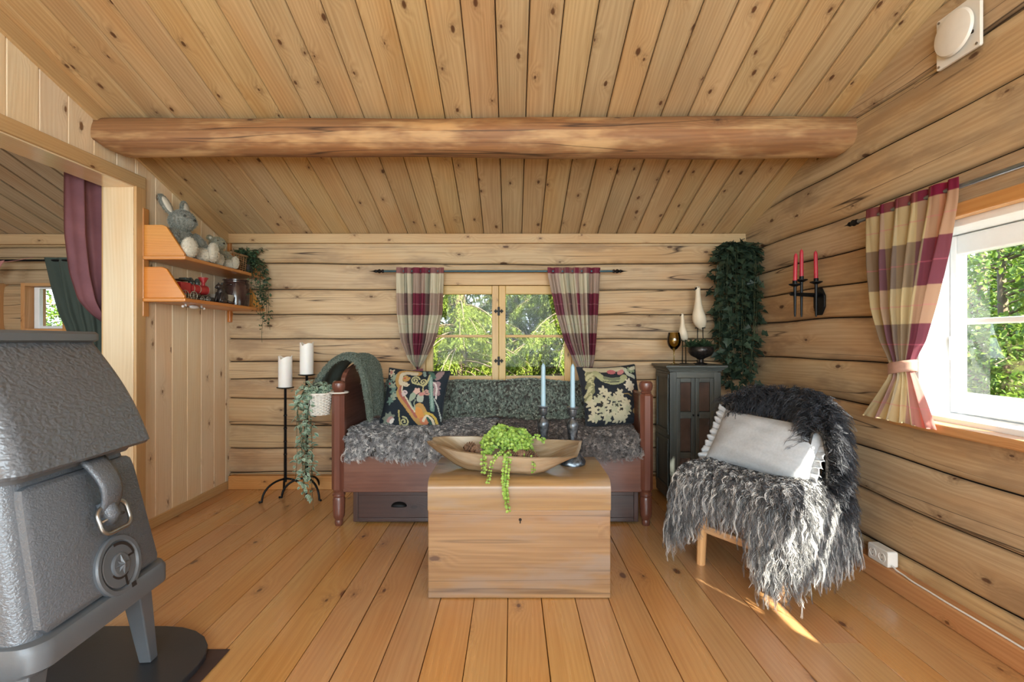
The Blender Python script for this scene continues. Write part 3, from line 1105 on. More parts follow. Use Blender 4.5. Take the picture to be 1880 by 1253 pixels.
def loft(mb, layers, cap=True):
    n = len(layers[0][0])
    V = np.vstack([np.c_[p, np.full(n, z)] for p, z in layers])
    faces = []
    for i in range(len(layers) - 1):
        for j in range(n):
            k = (j + 1) % n
            faces.append([i * n + j, i * n + k, (i + 1) * n + k, (i + 1) * n + j])
    if cap:
        faces.append(list(range(n))[::-1])
        faces.append([(len(layers) - 1) * n + j for j in range(n)])
    return mb.add(V, faces, uv=V[:, 1:])


mb = MB()
loft(mb, [(plan(fx(z), 0.245 - 0.035 * (z - 0.3) / 0.41, -0.46, 0.05), z) for z in np.linspace(0.28, 0.72, 8)])
mb.obj('firebox', M['stove_fine'], SV, smooth='auto')
mb = MB()
loft(mb, [(plan(0.000, 0.252, -0.45, 0.05), 0.262), (plan(0.018, 0.258, -0.47, 0.055), 0.275), (plan(0.018, 0.258, -0.47, 0.055), 0.322),
          (plan(0.010, 0.254, -0.47, 0.055), 0.336), (plan(0.0, 0.25, -0.46, 0.05), 0.338)])
mb.obj('base_rim', M['stove_smooth'], SV, smooth='auto')
# hood: flared, slightly convex
zz = np.linspace(0, 1, 14)
lay = []
for t in zz:
    z = 0.745 + 0.325 * t
    xf = -0.035 - 0.145 * t - 0.016 * t * t + 0.016 * math.sin(PI * t)
    lay.append((plan(xf, 0.252 - 0.030 * t, -0.47 + 0.06 * t, 0.045), z))
lay = [(plan(-0.06, 0.235, -0.45, 0.04), 0.732), (plan(-0.042, 0.248, -0.466, 0.045), 0.736)] + lay
mb = MB()
loft(mb, lay)
mb.obj('hood', M['stove'], SV, smooth='auto', angle=45)
mb = MB()
loft(mb, [(plan(-0.19, 0.222, -0.41, 0.05), 1.068), (plan(-0.178, 0.232, -0.42, 0.055), 1.074), (plan(-0.178, 0.232, -0.42, 0.055), 1.094),
          (plan(-0.186, 0.225, -0.41, 0.05), 1.102)])
mb.obj('top_plate', M['stove_smooth'], SV, smooth='auto')
# collar between fire box and hood
mb = MB()
loft(mb, [(plan(-0.085, 0.215, -0.45, 0.04), 0.715), (plan(-0.075, 0.222, -0.45, 0.04), 0.733)])
mb.obj('collar', M['stove_smooth'], SV, smooth='auto')


def on_front(outline, h, mb, rim=0.004, z_of=None):
    """a raised panel of thickness h on the sloping front; outline in (y, z)"""
    o = np.array(outline)
    c = o.mean(0)
    sh = c + (o - c) * (1 - rim / 0.15)
    rows = []
    for q, d in ((o, -0.006), (o, h - rim), (sh, h)):
        rows.append(np.c_[[fx(z) + d for z in q[:, 1]], q[:, 0], q[:, 1]])
    n = len(o)
    V = np.vstack(rows)
    F = []
    for i in range(2):
        for j in range(n):
            k = (j + 1) % n
            F.append([i * n + j, i * n + k, (i + 1) * n + k, (i + 1) * n + j])
    F.append([2 * n + j for j in range(n)])
    mb.add(V, F, uv=V[:, 1:])


dp = [(-0.195, 0.345), (0.215, 0.345), (0.222, 0.36)] + [(0.203, 0.66), (0.195, 0.69), (0.18, 0.70)] + [(-0.165, 0.70), (-0.183, 0.694), (-0.188, 0.67), (-0.21, 0.36)]
# subdivide the outline so that it follows the slope
mb = MB()
on_front(dp, 0.020, mb, 0.007)
dr = mb.obj('door', M['stove_fine'], SV, smooth='auto')
DH = 0.020
# round air vent
VZ, VY = 0.418 - 0.014, 0.042
sl = math.atan2(0.085, 0.41)


def vent_space(mb, k):
    m = Matrix.Translation((fx(VZ) + DH, VY, VZ)) @ Matrix.Rotation(-sl, 4, 'Y')
    mb.xf(m, k)


vt = empty('air_vent')
vt.parent = SV
mb = MB()
k = mb.mark()
mb.lathe([(0.086, -0.004), (0.0875, 0.008), (0.084, 0.013), (0.073, 0.013), (0.069, 0.008), (0.0665, 0.003), (0.0, 0.003)], 48, axis='x')
vent_space(mb, k)
mb.obj('vent_ring', M['stove_smooth'], vt, smooth='auto')
mb = MB()
k = mb.mark()
mb.lathe([(0.064, 0.002), (0.064, 0.0085), (0.062, 0.010), (0.0, 0.010)], 48, axis='x')
mb.lathe([(0.035, 0.009), (0.034, 0.015), (0.030, 0.017), (0.0, 0.017)], 32, axis='x')
# star relief
st = []
for i in range(16):
    a = 2 * PI * i / 16
    r = 0.031 if i % 4 == 0 else (0.023 if i % 2 == 0 else 0.011)
    st.append((0.0175, r * math.sin(a), r * math.cos(a)))
V = np.array(st + [(0.026, 0, 0)])
mb.add(V, [[i, (i + 1) % 16, 16][::-1] for i in range(16)])
vent_space(mb, k)
mb.obj('vent_disc', M['stove_smooth'], vt, smooth='auto', angle=20)
mb = MB()
k = mb.mark()
for (a0, a1, r0_, r1_) in ((-0.15, 1.35, 0.057, 0.0655), (2.5, 4.2, 0.034, 0.041)):
    a = np.linspace(a0, a1, 16)
    X = np.stack([np.stack([np.full(16, 0.0108), r * np.cos(PI / 2 - a) * 1.0, r * np.sin(PI / 2 - a)], -1) for r in (r0_, r1_)], 1)
    mb.grid(X)
mb.box((0.0108, 0.012, -0.052), (0.001, 0.008, 0.03), 'y')
mb.box((0.0135, 0.032, -0.075), (0.002, 0.018, 0.014), 'y')
mb.box((0.0108, 0.047, 0.012), (0.001, 0.026, 0.006), 'y')
vent_space(mb, k)
mb.obj('slot', M['dark'], vt)
# belt handle
mb = MB()
t = np.linspace(0, 1, 14)
zc_ = 0.725 - 0.165 * t
xo = np.array([fx(z) for z in zc_]) + DH + 0.012 + 0.032 * np.sin(PI * np.clip(t * 1.05, 0, 1)) ** 0.9
hw = 0.042 - 0.010 * t
for dd, sg in ((0.0, 1),):
    X = np.stack([np.stack([xo + 0.006 * (1 - (2 * s) ** 2), 0.022 + 0.012 * t + hw * 2 * s, zc_], -1) for s in np.linspace(-0.5, 0.5, 7)], 1)
    mb.grid(X)
mb.obj('belt_handle', M['stove_fine'], SV, smooth=True, solid=0.012)
bk = MB()
bc = np.array([fx(0.555) + DH + 0.020, 0.034, 0.552])
rr_ = np.array(rrect(0.112, 0.074, 0.024, 5))
P = np.c_[np.full(len(rr_), 0.0), rr_[:, 0], rr_[:, 1]]
P[:, 0] += 0.022 * (1 - (rr_[:, 1] + 0.033) / 0.066)
bk.tube(P + bc, 0.0062, 8, closed=True)
bk.tube([bc + (0.004, -0.049, -0.004), bc + (0.010, 0.0, 0.004), bc + (0.004, 0.049, -0.004)], 0.004, 8)
bk.obj('buckle', M['steel'], SV, smooth=True)
mb = MB()
k = mb.mark()
mb.tube([(fx(0.53) + DH + 0.004, 0.026, 0.60), (fx(0.53) + DH + 0.018, 0.030, 0.56), (fx(0.52) + DH + 0.012, 0.032, 0.535)], [0.022, 0.024, 0.018], 10)
mb.obj('belt_end', M['stove_fine'], SV, smooth=True)
# four splayed legs
for sx, sy in ((-0.06, 0.19), (-0.06, -0.19), (-0.40, 0.19), (-0.40, -0.19)):
    mb = MB()
    q = 1 if sx > -0.2 else -1
    a = np.array([sx, sy, 0.275])
    b = np.array([sx + q * 0.012, sy + (0.045 if sy > 0 else -0.045), 0.0])
    w0, w1 = 0.030, 0.019
    V = []
    for c_, w_ in ((a, w0), (b, w1)):
        V += [c_ + (-w_, -w_, 0), c_ + (w_, -w_, 0), c_ + (w_, w_, 0), c_ + (-w_, w_, 0)]
    mb.add(np.array(V), [[0, 1, 2, 3], [7, 6, 5, 4], [0, 4, 5, 1], [1, 5, 6, 2], [2, 6, 7, 3], [3, 7, 4, 0]])
    mb.obj('leg', M['stove_smooth'], SV, bevel=0.004)
# ------------------------------------------------------------------ two-tier wall shelf and what stands on it
M['orange'] = wood('orange_pine_shelf', (206, 142, 66), (182, 114, 46), (96, 52, 22), 0.38, 60, 0.4, 0.8, 0.03, coat=0.3)
SH = thing('tiered_shelf', 'two-tier orange-stained pine wall shelf with sloping side brackets', 'shelf', (LX + 0.001, 2.80, 1.24))
for yy in (0.012, 0.868):
    mb = MB()
    bx(mb, 0.0, 0.022, yy - 0.022, yy + 0.022, 0.0, 0.62, 'z')
    mb.obj('upright', M['orange'], SH, bevel=0.004)
for zz_ in (0.345, 0.105):
    mb = MB()
    bx(mb, 0.022, 0.265, -0.02, 0.885, zz_ - 0.022, zz_, 'y')
    mb.obj('shelf_board', M['orange'], SH, bevel=0.006)
    for yy in (0.0, 0.868):
        mb = MB()
        q = [(0.022, zz_ - 0.0), (0.252, zz_), (0.252, zz_ + 0.014), (0.15, zz_ + 0.168), (0.125, zz_ + 0.178), (0.022, zz_ + 0.178)]
        mb.ext((0, yy - 0.008, 0), (0, 1, 0), 0.018, (1, 0, 0), (0, 0, 1), q, random.random() * 99)
        mb.obj('side_bracket', M['orange'], SH, bevel=0.003)
ZU, ZL = 1.24 + 0.345 + 0.001, 1.24 + 0.105 + 0.001

M['plush'] = plain('grey_plush', (134, 136, 128), 0.95, 0, 0.12, 30, 0.5, 160)
M['plush_light'] = plain('cream_plush', (206, 200, 184), 0.95, 0, 0.06, 30, 0.4, 160)
M['plush_hair'] = hairmat('grey_plush_fibre', (112, 115, 108), (168, 170, 160), 0.8, 0.3)
M['cream_hair'] = hairmat('cream_plush_fibre', (190, 184, 168), (226, 222, 206), 0.8, 0.15)
M['plush2_hair'] = hairmat('beige_plush_fibre', (140, 134, 112), (186, 180, 152), 0.8, 0.25)
M['black'] = plain('black_gloss', (14, 14, 15), 0.2)


def fuzz(o, m, n, L, w=0.0008, wobble=0.003):
    n = int(n * 4.5)
    """short pile on the mesh object o, as one child of it"""
    me = o.data
    V = np.empty(len(me.vertices) * 3, np.float32)
    me.vertices.foreach_get('co', V)
    V = V.reshape(-1, 3)
    N = np.empty_like(V).ravel()
    me.vertices.foreach_get('normal', N)
    N = N.reshape(-1, 3)
    idx = RNG.integers(0, len(me.polygons), n)
    areas = np.array([p.area for p in me.polygons])
    idx = RNG.choice(len(areas), n, p=areas / areas.sum())
    R, NN = [], []
    for i in idx:
        p = me.polygons[i]
        vs = list(p.vertices)
        wt = RNG.dirichlet(np.ones(len(vs)))
        R.append(wt @ V[vs])
        NN.append(wt @ N[vs])
    mb = MB()
    strands(mb, np.array(R), unit(np.array(NN)), L, 3, w, 0.35, m=2, spread=0.002, curl=wobble, freq=1.0, jit=0.45)
    return mb.obj('pile', m, o)


def toy(name, label, loc, rz, s, mats, ears):
    """a seated plush animal facing +x: trunk, head, ears, arms and feet"""
    t = thing(name, label, 'soft toy', loc, rz)
    mb = MB()
    mb.ball((0, 0, 0.085 * s), (0.075 * s, 0.080 * s, 0.092 * s), 20, 14)
    b = mb.obj('body', mats[0], t, smooth=True)
    fuzz(b, mats[2], 900, 0.012 * s)
    mb = MB()
    mb.ball((0.018 * s, 0, 0.212 * s), (0.064 * s, 0.058 * s, 0.056 * s), 20, 14)
    mb.ball((0.066 * s, 0, 0.200 * s), (0.034 * s, 0.034 * s, 0.028 * s), 14, 10)
    h = mb.obj('head', mats[0], t, smooth=True)
    fuzz(h, mats[2], 800, 0.010 * s)
    mb = MB()
    mb.ball((0.099 * s, 0, 0.208 * s), (0.006 * s, 0.010 * s, 0.007 * s), 10, 8)
    mb.obj('nose', M['black'], h, smooth=True)
    for sy in (-1, 1):
        mb = MB()
        mb.ball((0.066 * s, sy * 0.030 * s, 0.228 * s), 0.0075 * s, 10, 8)
        mb.obj('eye', M['black'], h, smooth=True)
    for sy in (-1, 1):
        L = ears * s
        mb = MB()
        ro = Matrix.Rotation(sy * -0.30, 4, 'X') @ Matrix.Rotation(-0.35, 4, 'Y')
        mb.ball((-0.012 * s - 0.35 * L * 0.4, sy * (0.040 * s + 0.18 * L), 0.245 * s + L * 0.42), (0.012 * s, 0.026 * s, L * 0.55), 14, 10, rot=ro)
        e = mb.obj('ear', mats[0], t, smooth=True)
        fuzz(e, mats[2], 250, 0.008 * s)
        mb = MB()
        mb.ball((0.000 * s - 0.35 * L * 0.4, sy * (0.040 * s + 0.18 * L), 0.243 * s + L * 0.42), (0.008 * s, 0.019 * s, L * 0.44), 12, 8, rot=ro)
        mb.obj('ear_lining', mats[1], e, smooth=True)
        mb = MB()
        mb.tube([(0.02 * s, sy * 0.065 * s, 0.145 * s), (0.055 * s, sy * 0.088 * s, 0.10 * s), (0.085 * s, sy * 0.080 * s, 0.058 * s)],
                [0.022 * s, 0.026 * s, 0.018 * s], 12)
        a = mb.obj('arm', mats[0], t, smooth=True)
        fuzz(a, mats[2], 350, 0.009 * s)
        mb = MB()
        mb.ball((0.085 * s, sy * 0.055 * s, 0.036 * s), (0.066 * s, 0.036 * s, 0.035 * s), 16, 10, rot=Matrix.Rotation(sy * 0.35, 4, 'Z'))
        mb.ball((0.143 * s, sy * 0.076 * s, 0.052 * s), (0.022 * s, 0.036 * s, 0.050 * s), 14, 10, rot=Matrix.Rotation(sy * 0.35, 4, 'Z'))
        f = mb.obj('foot', mats[1], t, smooth=True)
        fuzz(f, mats[3], 450, 0.008 * s)
    return t


toy('plush_rabbit', 'larger grey plush rabbit with cream-lined ears sitting at the front of the upper shelf', (LX + 0.115, 2.955, ZU), math.radians(-12), 1.12,
    (M['plush'], M['plush_light'], M['plush_hair'], M['cream_hair']), 0.105)
toy('plush_bear', 'smaller beige-grey plush bear leaning beside the wicker basket on the upper shelf', (LX + 0.150, 3.262, ZU), math.radians(-22), 0.76,
    (M['plush'], M['plush_light'], M['plush2_hair'], M['cream_hair']), 0.035)


def weave_box(mb, w, d, h, r=0.003, nst=8, rows=7, taper=0.9):
    """rectangular basket: uprights with horizontal withies passing in and out"""
    def per(k, sc):
        t = k % 1.0
        P = 2 * (w + d)
        s = t * P
        if s < w:
            p = (-w / 2 + s, -d / 2)
        elif s < w + d:
            p = (w / 2, -d / 2 + s - w)
        elif s < 2 * w + d:
            p = (w / 2 - (s - w - d), d / 2)
        else:
            p = (-w / 2, d / 2 - (s - 2 * w - d))
        return np.array(p) * sc
    N = nst * 4
    for i in range(N):
        a, b = per(i / N, taper), per(i / N, 1.0)
        mb.tube([(a[0], a[1], 0.0), (b[0], b[1], h)], r, 5)
    for j in range(rows):
        f = (j + 0.5) / rows
        sc = taper + (1 - taper) * f
        pts = []
        for i in range(N * 2):
            p = per(i / (2 * N), sc)
            c = unit(np.r_[p, 0])
            off = (0.7 * r) * (1 if ((i // 2) + j) % 2 else -1)
            pts.append((p[0] + c[0] * off, p[1] + c[1] * off, h * f))
        mb.tube(pts, r * 0.95, 5, closed=True)
    for z, sc in ((h, 1.0), (0.003, taper)):
        pts = [np.r_[per(i / 40, sc), z] for i in range(40)]
        mb.tube(pts, r * 1.8, 6, closed=True)


M['wicker'] = plain('brown_wicker', (176, 140, 100), 0.6, 0, 0.25, 60, 0.2, 100)
M['wicker_white'] = plain('white_wicker', (224, 220, 210), 0.6, 0, 0.08, 60, 0.2, 100)
bs = thing('wicker_basket', 'small rectangular brown wicker basket on the upper shelf', 'basket', (LX + 0.130, 3.455, ZU + 0.004), math.radians(86))
mb = MB()
weave_box(mb, 0.19, 0.15, 0.12, 0.0030, 6, 8, 0.9)
mb.obj('basket_weave', M['wicker'], bs, smooth=True)
mb = MB()
mb.box((0, 0, 0.004), (0.17, 0.135, 0.006))
mb.obj('bottom', M['wicker'], bs)

# ivy in a pot at the far end of the upper shelf
M['ivy'] = leafmat('ivy_leaf', (44, 66, 50), (78, 104, 74), 0.2, 0.45)
M['ivy_light'] = leafmat('pale_ivy_leaf', (88, 124, 102), (150, 176, 152), 0.2, 0.5, edge=(196, 210, 192))
M['ivy_dark'] = leafmat('dark_ivy_leaf', (34, 50, 40), (60, 78, 60), 0.15, 0.5)
M['stem'] = plain('green_stem', (58, 68, 42), 0.8)
M['terracotta'] = plain('dark_pot', (52, 46, 42), 0.6)


def vine(mbl, mbs, pts, nleaf, size, rng=RNG, sprd=0.03, lobes=False, width=0.6):
    """a hanging stem with leaves on short stalks"""
    P = np.asarray(pts, float)
    t = np.linspace(0, 1, 26)
    k = np.linspace(0, 1, len(P))
    C = np.stack([np.interp(t, k, P[:, i]) for i in range(3)], -1)
    C[1:-1] = (C[:-2] + C[1:-1] * 2 + C[2:]) / 4
    C += np.stack([0.006 * np.sin(t * 17 + rng.uniform(0, 6)) for _ in range(3)], -1) * t[:, None]
    mbs.tube(C, 0.0014, 5)
    q = np.sort(rng.uniform(0.02, 1.0, nleaf))
    pos = np.stack([np.interp(q, t, C[:, i]) for i in range(3)], -1)
    ang = rng.uniform(0, 2 * PI, nleaf)
    d = np.stack([np.cos(ang), np.sin(ang), rng.uniform(-0.9, 0.25, nleaf)], -1)
    p2 = pos + unit(d) * rng.uniform(0.1, 1.0, (nleaf, 1)) * sprd
    n = unit(d * 0.4 + np.array([0, -0.35, 0.9]) + rng.normal(0, 0.35, (nleaf, 3)))
    leaves(mbl, p2, unit(d + rng.normal(0, 0.3, (nleaf, 3))), n, size * rng.uniform(0.65, 1.15, nleaf), width, lobes=lobes)


iv = thing('trailing_ivy', 'small-leaved dark ivy in a pot trailing off the far end of the upper shelf', 'potted plant', (LX + 0.175, 3.60, ZU))
mb = MB()
mb.lathe([(0.035, 0), (0.048, 0.09), (0.052, 0.092), (0.052, 0.10), (0.046, 0.10), (0.044, 0.085), (0, 0.085)], 20)
mb.obj('pot', M['terracotta'], iv, smooth='auto')
ml, ms = MB(), MB()
for i in range(26):
    a = RNG.uniform(0, 2 * PI)
    r = RNG.uniform(0.03, 0.13)
    e = np.array([r * math.cos(a), min(r * math.sin(a), 0.02), 0.10 + RNG.uniform(0.0, 0.10)])
    e[0] = max(e[0], -0.12)
    vine(ml, ms, [(0, 0, 0.09), e * 0.6 + (0, 0, 0.06), e], 22, 0.026, sprd=0.02)
for i in range(9):
    x = RNG.uniform(0.06, 0.15)
    y = RNG.uniform(-0.14, 0.0)
    dz_ = RNG.uniform(0.18, 0.52)
    vine(ml, ms, [(0, 0, 0.09), (x * 0.6, y * 0.6, 0.12), (x, y, 0.03), (x + 0.012, y, -dz_ * 0.5), (x + RNG.uniform(-0.02, 0.03), y, -dz_)], int(30 + 90 * dz_), 0.027, sprd=0.024)
ml.obj('foliage', M['ivy'], iv)
ms.obj('stem', M['stem'], iv)

# toy steam engine
M['red'] = plain('red_paint', (168, 44, 48), 0.4)
M['blackp'] = plain('black_paint', (36, 38, 38), 0.45)
M['dgreen'] = plain('dark_green_paint', (58, 66, 62), 0.45)
M['brass'] = plain('silver_trim', (190, 186, 172), 0.35, 0.6)
lo = thing('toy_locomotive', 'small red and black toy steam engine on the lower shelf', 'toy train', (LX + 0.155, 3.005, ZL), math.radians(82))
mb = MB()
mb.box((0, 0, 0.032), (0.25, 0.055, 0.012))
mb.box((0.13, 0, 0.022), (0.03, 0.075, 0.02))
mb.obj('chassis', M['blackp'], lo, bevel=0.002)
mb = MB()
mb.tube([(-0.03, 0, 0.075), (0.115, 0, 0.075)], 0.030, 20)
mb.obj('boiler', M['red'], lo, smooth='auto')
mb = MB()
mb.tube([(0.112, 0, 0.075), (0.122, 0, 0.075)], [0.032, 0.024], 20)
mb.obj('boiler_front', M['brass'], lo, smooth='auto')
for xq in (-0.01, 0.04):
    mb = MB()
    mb.tube([(xq, 0, 0.075), (xq + 0.004, 0, 0.075)], 0.0315, 20)
    mb.obj('boiler_band', M['brass'], lo, smooth='auto')
mb = MB()
mb.box((-0.075, 0, 0.072), (0.075, 0.062, 0.066))
mb.obj('cab', M['red'], lo, bevel=0.003)
mb = MB()
mb.box((-0.075, 0, 0.118), (0.09, 0.072, 0.006))
mb.box((-0.055, 0, 0.128), (0.03, 0.05, 0.014))
mb.obj('cab_roof', M['dgreen'], lo, bevel=0.003)
mb = MB()
mb.lathe([(0.010, 0.10), (0.010, 0.118), (0.028, 0.150), (0.028, 0.154), (0.012, 0.154)], 20, (0.095, 0, 0))
mb.obj('chimney', M['red'], lo, smooth='auto')
mb = MB()
for xq, zq in ((0.045, 0.10), (-0.005, 0.10)):
    mb.lathe([(0.015, zq), (0.015, zq + 0.018), (0.018, zq + 0.02), (0.014, zq + 0.03), (0.006, zq + 0.042), (0, zq + 0.043)], 16, (xq, 0, 0))
mb.obj('dome', M['dgreen'], lo, smooth='auto')
for xq, r in ((-0.085, 0.029), (-0.02, 0.029), (0.05, 0.017), (0.095, 0.017)):
    mb = MB()
    for sy in (-1, 1):
        a = np.linspace(0, 2 * PI, 24, endpoint=False)
        mb.tube(np.stack([xq + r * 0.92 * np.cos(a), np.full(24, sy * 0.034), r + r * 0.92 * np.sin(a)], -1), r * 0.09, 6, closed=True)
        for s in range(8):
            b = s * PI / 4
            mb.tube([(xq, sy * 0.034, r), (xq + r * 0.9 * math.cos(b), sy * 0.034, r + r * 0.9 * math.sin(b))], r * 0.05, 5)
    mb.tube([(xq, -0.036, r), (xq, 0.036, r)], r * 0.16, 10)
    mb.obj('wheel', M['brass'], lo, smooth=True)
mb = MB()
mb.ext((0.125, 0, 0.002), (0, 1, 0), 0.06, (1, 0, 0), (0, 0, 1), [(0, 0), (0.04, 0), (0.004, 0.026), (0, 0.026)])
mb.xf(Matrix.Translation((0, -0.03, 0)))
mb.obj('cowcatcher', M['blackp'], lo, bevel=0.001)

# dark sitting figurine
M['dbrown'] = plain('dark_brown_glaze', (54, 46, 42), 0.4, 0, 0.2, 40)
fg = thing('animal_figurine', 'little dark brown sitting animal figurine next to the toy steam engine', 'figurine', (LX + 0.212, 3.232, ZL), math.radians(-100))
mb = MB()
mb.ball((0, 0, 0.042), (0.036, 0.03, 0.044), 18, 12)
mb.ball((0.012, 0, 0.075), (0.026, 0.024, 0.036), 16, 10)
mb.ball((0.03, 0, 0.108), (0.024, 0.020, 0.019), 16, 10)
mb.ball((0.052, 0, 0.103), (0.012, 0.010, 0.009), 12, 8)
for sy in (-1, 1):
    mb.ball((0.02, sy * 0.013, 0.128), (0.005, 0.006, 0.010), 8, 6)
    mb.tube([(0.024, sy * 0.016, 0.07), (0.036, sy * 0.017, 0.03), (0.044, sy * 0.017, 0.006)], [0.012, 0.009, 0.010], 8)
    mb.ball((0.02, sy * 0.028, 0.016), (0.028, 0.012, 0.016), 12, 8)
mb.tube([(-0.03, 0, 0.02), (-0.055, 0.012, 0.012), (-0.06, 0.03, 0.010)], [0.010, 0.008, 0.005], 8)
mb.obj('body', M['dbrown'], fg, smooth=True)

M['stone'] = plain('grey_stoneware', (186, 184, 172), 0.45, 0, 0.08, 18)
M['crock'] = plain('brown_salt_glaze', (72, 50, 46), 0.18, 0, 0.25, 14, coat=0.5)
mb = MB()
mb.lathe([(0.055, 0), (0.072, 0.01), (0.082, 0.035), (0.086, 0.062), (0.086, 0.068), (0.081, 0.068), (0.076, 0.03), (0.06, 0.012), (0, 0.01)], 32)
mb.xf(Matrix.Translation((LX + 0.125, 3.345, ZL)))
tag(mb.obj('stoneware_bowl', M['stone'], smooth='auto'), 'low pale grey stoneware bowl on the lower shelf beside the brown crock', 'bowl')
ck = thing('stoneware_crock', 'tall glossy brown stoneware crock on the lower shelf', 'crock', (LX + 0.135, 3.525, ZL))
mb = MB()
mb.lathe([(0.08, 0), (0.086, 0.006), (0.088, 0.03), (0.088, 0.155), (0.084, 0.168), (0.078, 0.172), (0.078, 0.180), (0.085, 0.184), (0.085, 0.192), (0.079, 0.194), (0.074, 0.18), (0.074, 0.02), (0, 0.02)], 36)
mb.obj('body', M['crock'], ck, smooth='auto')
for sy in (-1, 1):
    mb = MB()
    a = np.linspace(0, PI, 10)
    mb.tube(np.stack([0.02 * np.cos(a), sy * (0.084 + 0.006 * np.sin(a)), np.full(10, 0.15)], -1), 0.006, 8)
    mb.obj('handle', M['crock'], ck, smooth=True)

# little hanging rail under the lower shelf
hr = thing('hanging_rail', 'small white rail with a metal rod hung under the lower shelf', 'rail', (LX + 0.16, 3.02, 1.24 + 0.083))
mb = MB()
mb.tube([(0, -0.10, -0.016), (0, 0.10, -0.016)], 0.0035, 8)
mb.obj('rod', M['steel'], hr, smooth=True)
mb = MB()
mb.ball((0, 0, -0.0135), (0.018, 0.045, 0.0125), 18, 10)
for sy in (-1, 1):
    mb.tube([(0, sy * 0.075, -0.016), (0, sy * 0.075, 0.0)], 0.006, 10)
    mb.ball((0, sy * 0.10, -0.016), 0.008, 10, 8)
mb.obj('holder', M['white'], hr, smooth=True)
# ------------------------------------------------------------------ candle stands
M['wax'] = plain('white_wax', (240, 240, 236), 0.45, var=0.02, sss=0.3)
M['bwick'] = plain('wick', (50, 44, 40), 0.9)


def candle_stand(x, y, hp, rots):
    t = thing('candle_stand', '', 'candle stand', (x, y, 0))
    mb = MB()
    mb.tube([(0, 0, 0.105), (0, 0, hp - 0.012)], [0.0115, 0.0095], 4)
    for zz_ in np.linspace(0.3, hp - 0.2, 4):
        mb.ball((0, 0, zz_), (0.0135, 0.0135, 0.009), 8, 6)
    mb.obj('pole', M['iron'], t)
    mb = MB()
    mb.lathe([(0.0, hp - 0.014), (0.03, hp - 0.012), (0.056, hp - 0.006), (0.058, hp - 0.001), (0.054, hp - 0.001), (0.0, hp - 0.002)], 28)
    mb.obj('drip_plate', M['iron'], t, smooth='auto')
    for a in rots:
        mb = MB()
        s = np.linspace(0, 1, 16)
        r = 0.012 + 0.150 * np.sin(s * PI / 2) ** 1.1
        z = 0.128 - 0.122 * (1 - np.cos(s * PI / 2)) ** 1.15
        r = np.r_[r, 0.182]
        z = np.r_[z, 0.006]
        mb.tube(np.stack([r * math.cos(a), r * math.sin(a), z], -1), 0.0075, 8)
        mb.obj('leg', M['iron'], t, smooth=True)
    return t


def pillar(x, y, z0, h, r, label):
    t = thing('pillar_candle', label, 'candle', (x, y, z0), group='white pillar candles')
    mb = MB()
    rag = lambda a, z: 1 + 0.008 * np.sin(3 * a + 20 * z)
    n = 36
    a = np.linspace(0, 2 * PI, n, endpoint=False)
    top_ = h + 0.005 * np.sin(2 * a + 1) + 0.004 * np.sin(5 * a)
    dip = 0.018 * np.exp(-((a - 4.4) / 0.25) ** 2)
    rings = [np.stack([r * np.cos(a), r * np.sin(a), np.full(n, zz_)], -1) for zz_ in (0, 0.003)]
    rings += [np.stack([r * np.cos(a), r * np.sin(a), (top_ - dip) * f] , -1) for f in (0.5, 0.97, 1.0)]
    rings += [np.stack([q * r * np.cos(a), q * r * np.sin(a), (top_ - dip) - d], -1) for q, d in ((0.90, 0.0), (0.82, 0.014), (0.3, 0.02))]
    X = np.stack(rings, 1)
    mb.grid(X, wrap=True)
    mb.add(X[:, 0], [list(range(n))[::-1]])
    mb.add(X[:, -1], [list(range(n))])
    mb.obj('wax', M['wax'], t, smooth='auto', angle=60)
    mb = MB()
    mb.tube([(0, 0, h - 0.022), (0.002, 0, h - 0.006)], 0.0015, 6)
    mb.obj('wick', M['bwick'], t)


c1 = candle_stand(-1.60, 3.46, 0.775, (math.radians(232), math.radians(352), math.radians(118)))
tag(c1, 'shorter black wrought-iron candle stand with a square stem and three arched legs', 'candle stand', 'wrought-iron candle stands')
c2 = candle_stand(-1.455, 3.475, 0.865, (math.radians(195), math.radians(322), math.radians(80)))
tag(c2, 'taller black wrought-iron candle stand behind the hanging ivy basket', 'candle stand', 'wrought-iron candle stands')
pillar(-1.60, 3.46, 0.775, 0.215, 0.046, 'white pillar candle on the shorter iron stand')
pillar(-1.455, 3.475, 0.865, 0.22, 0.046, 'white pillar candle on the taller iron stand')

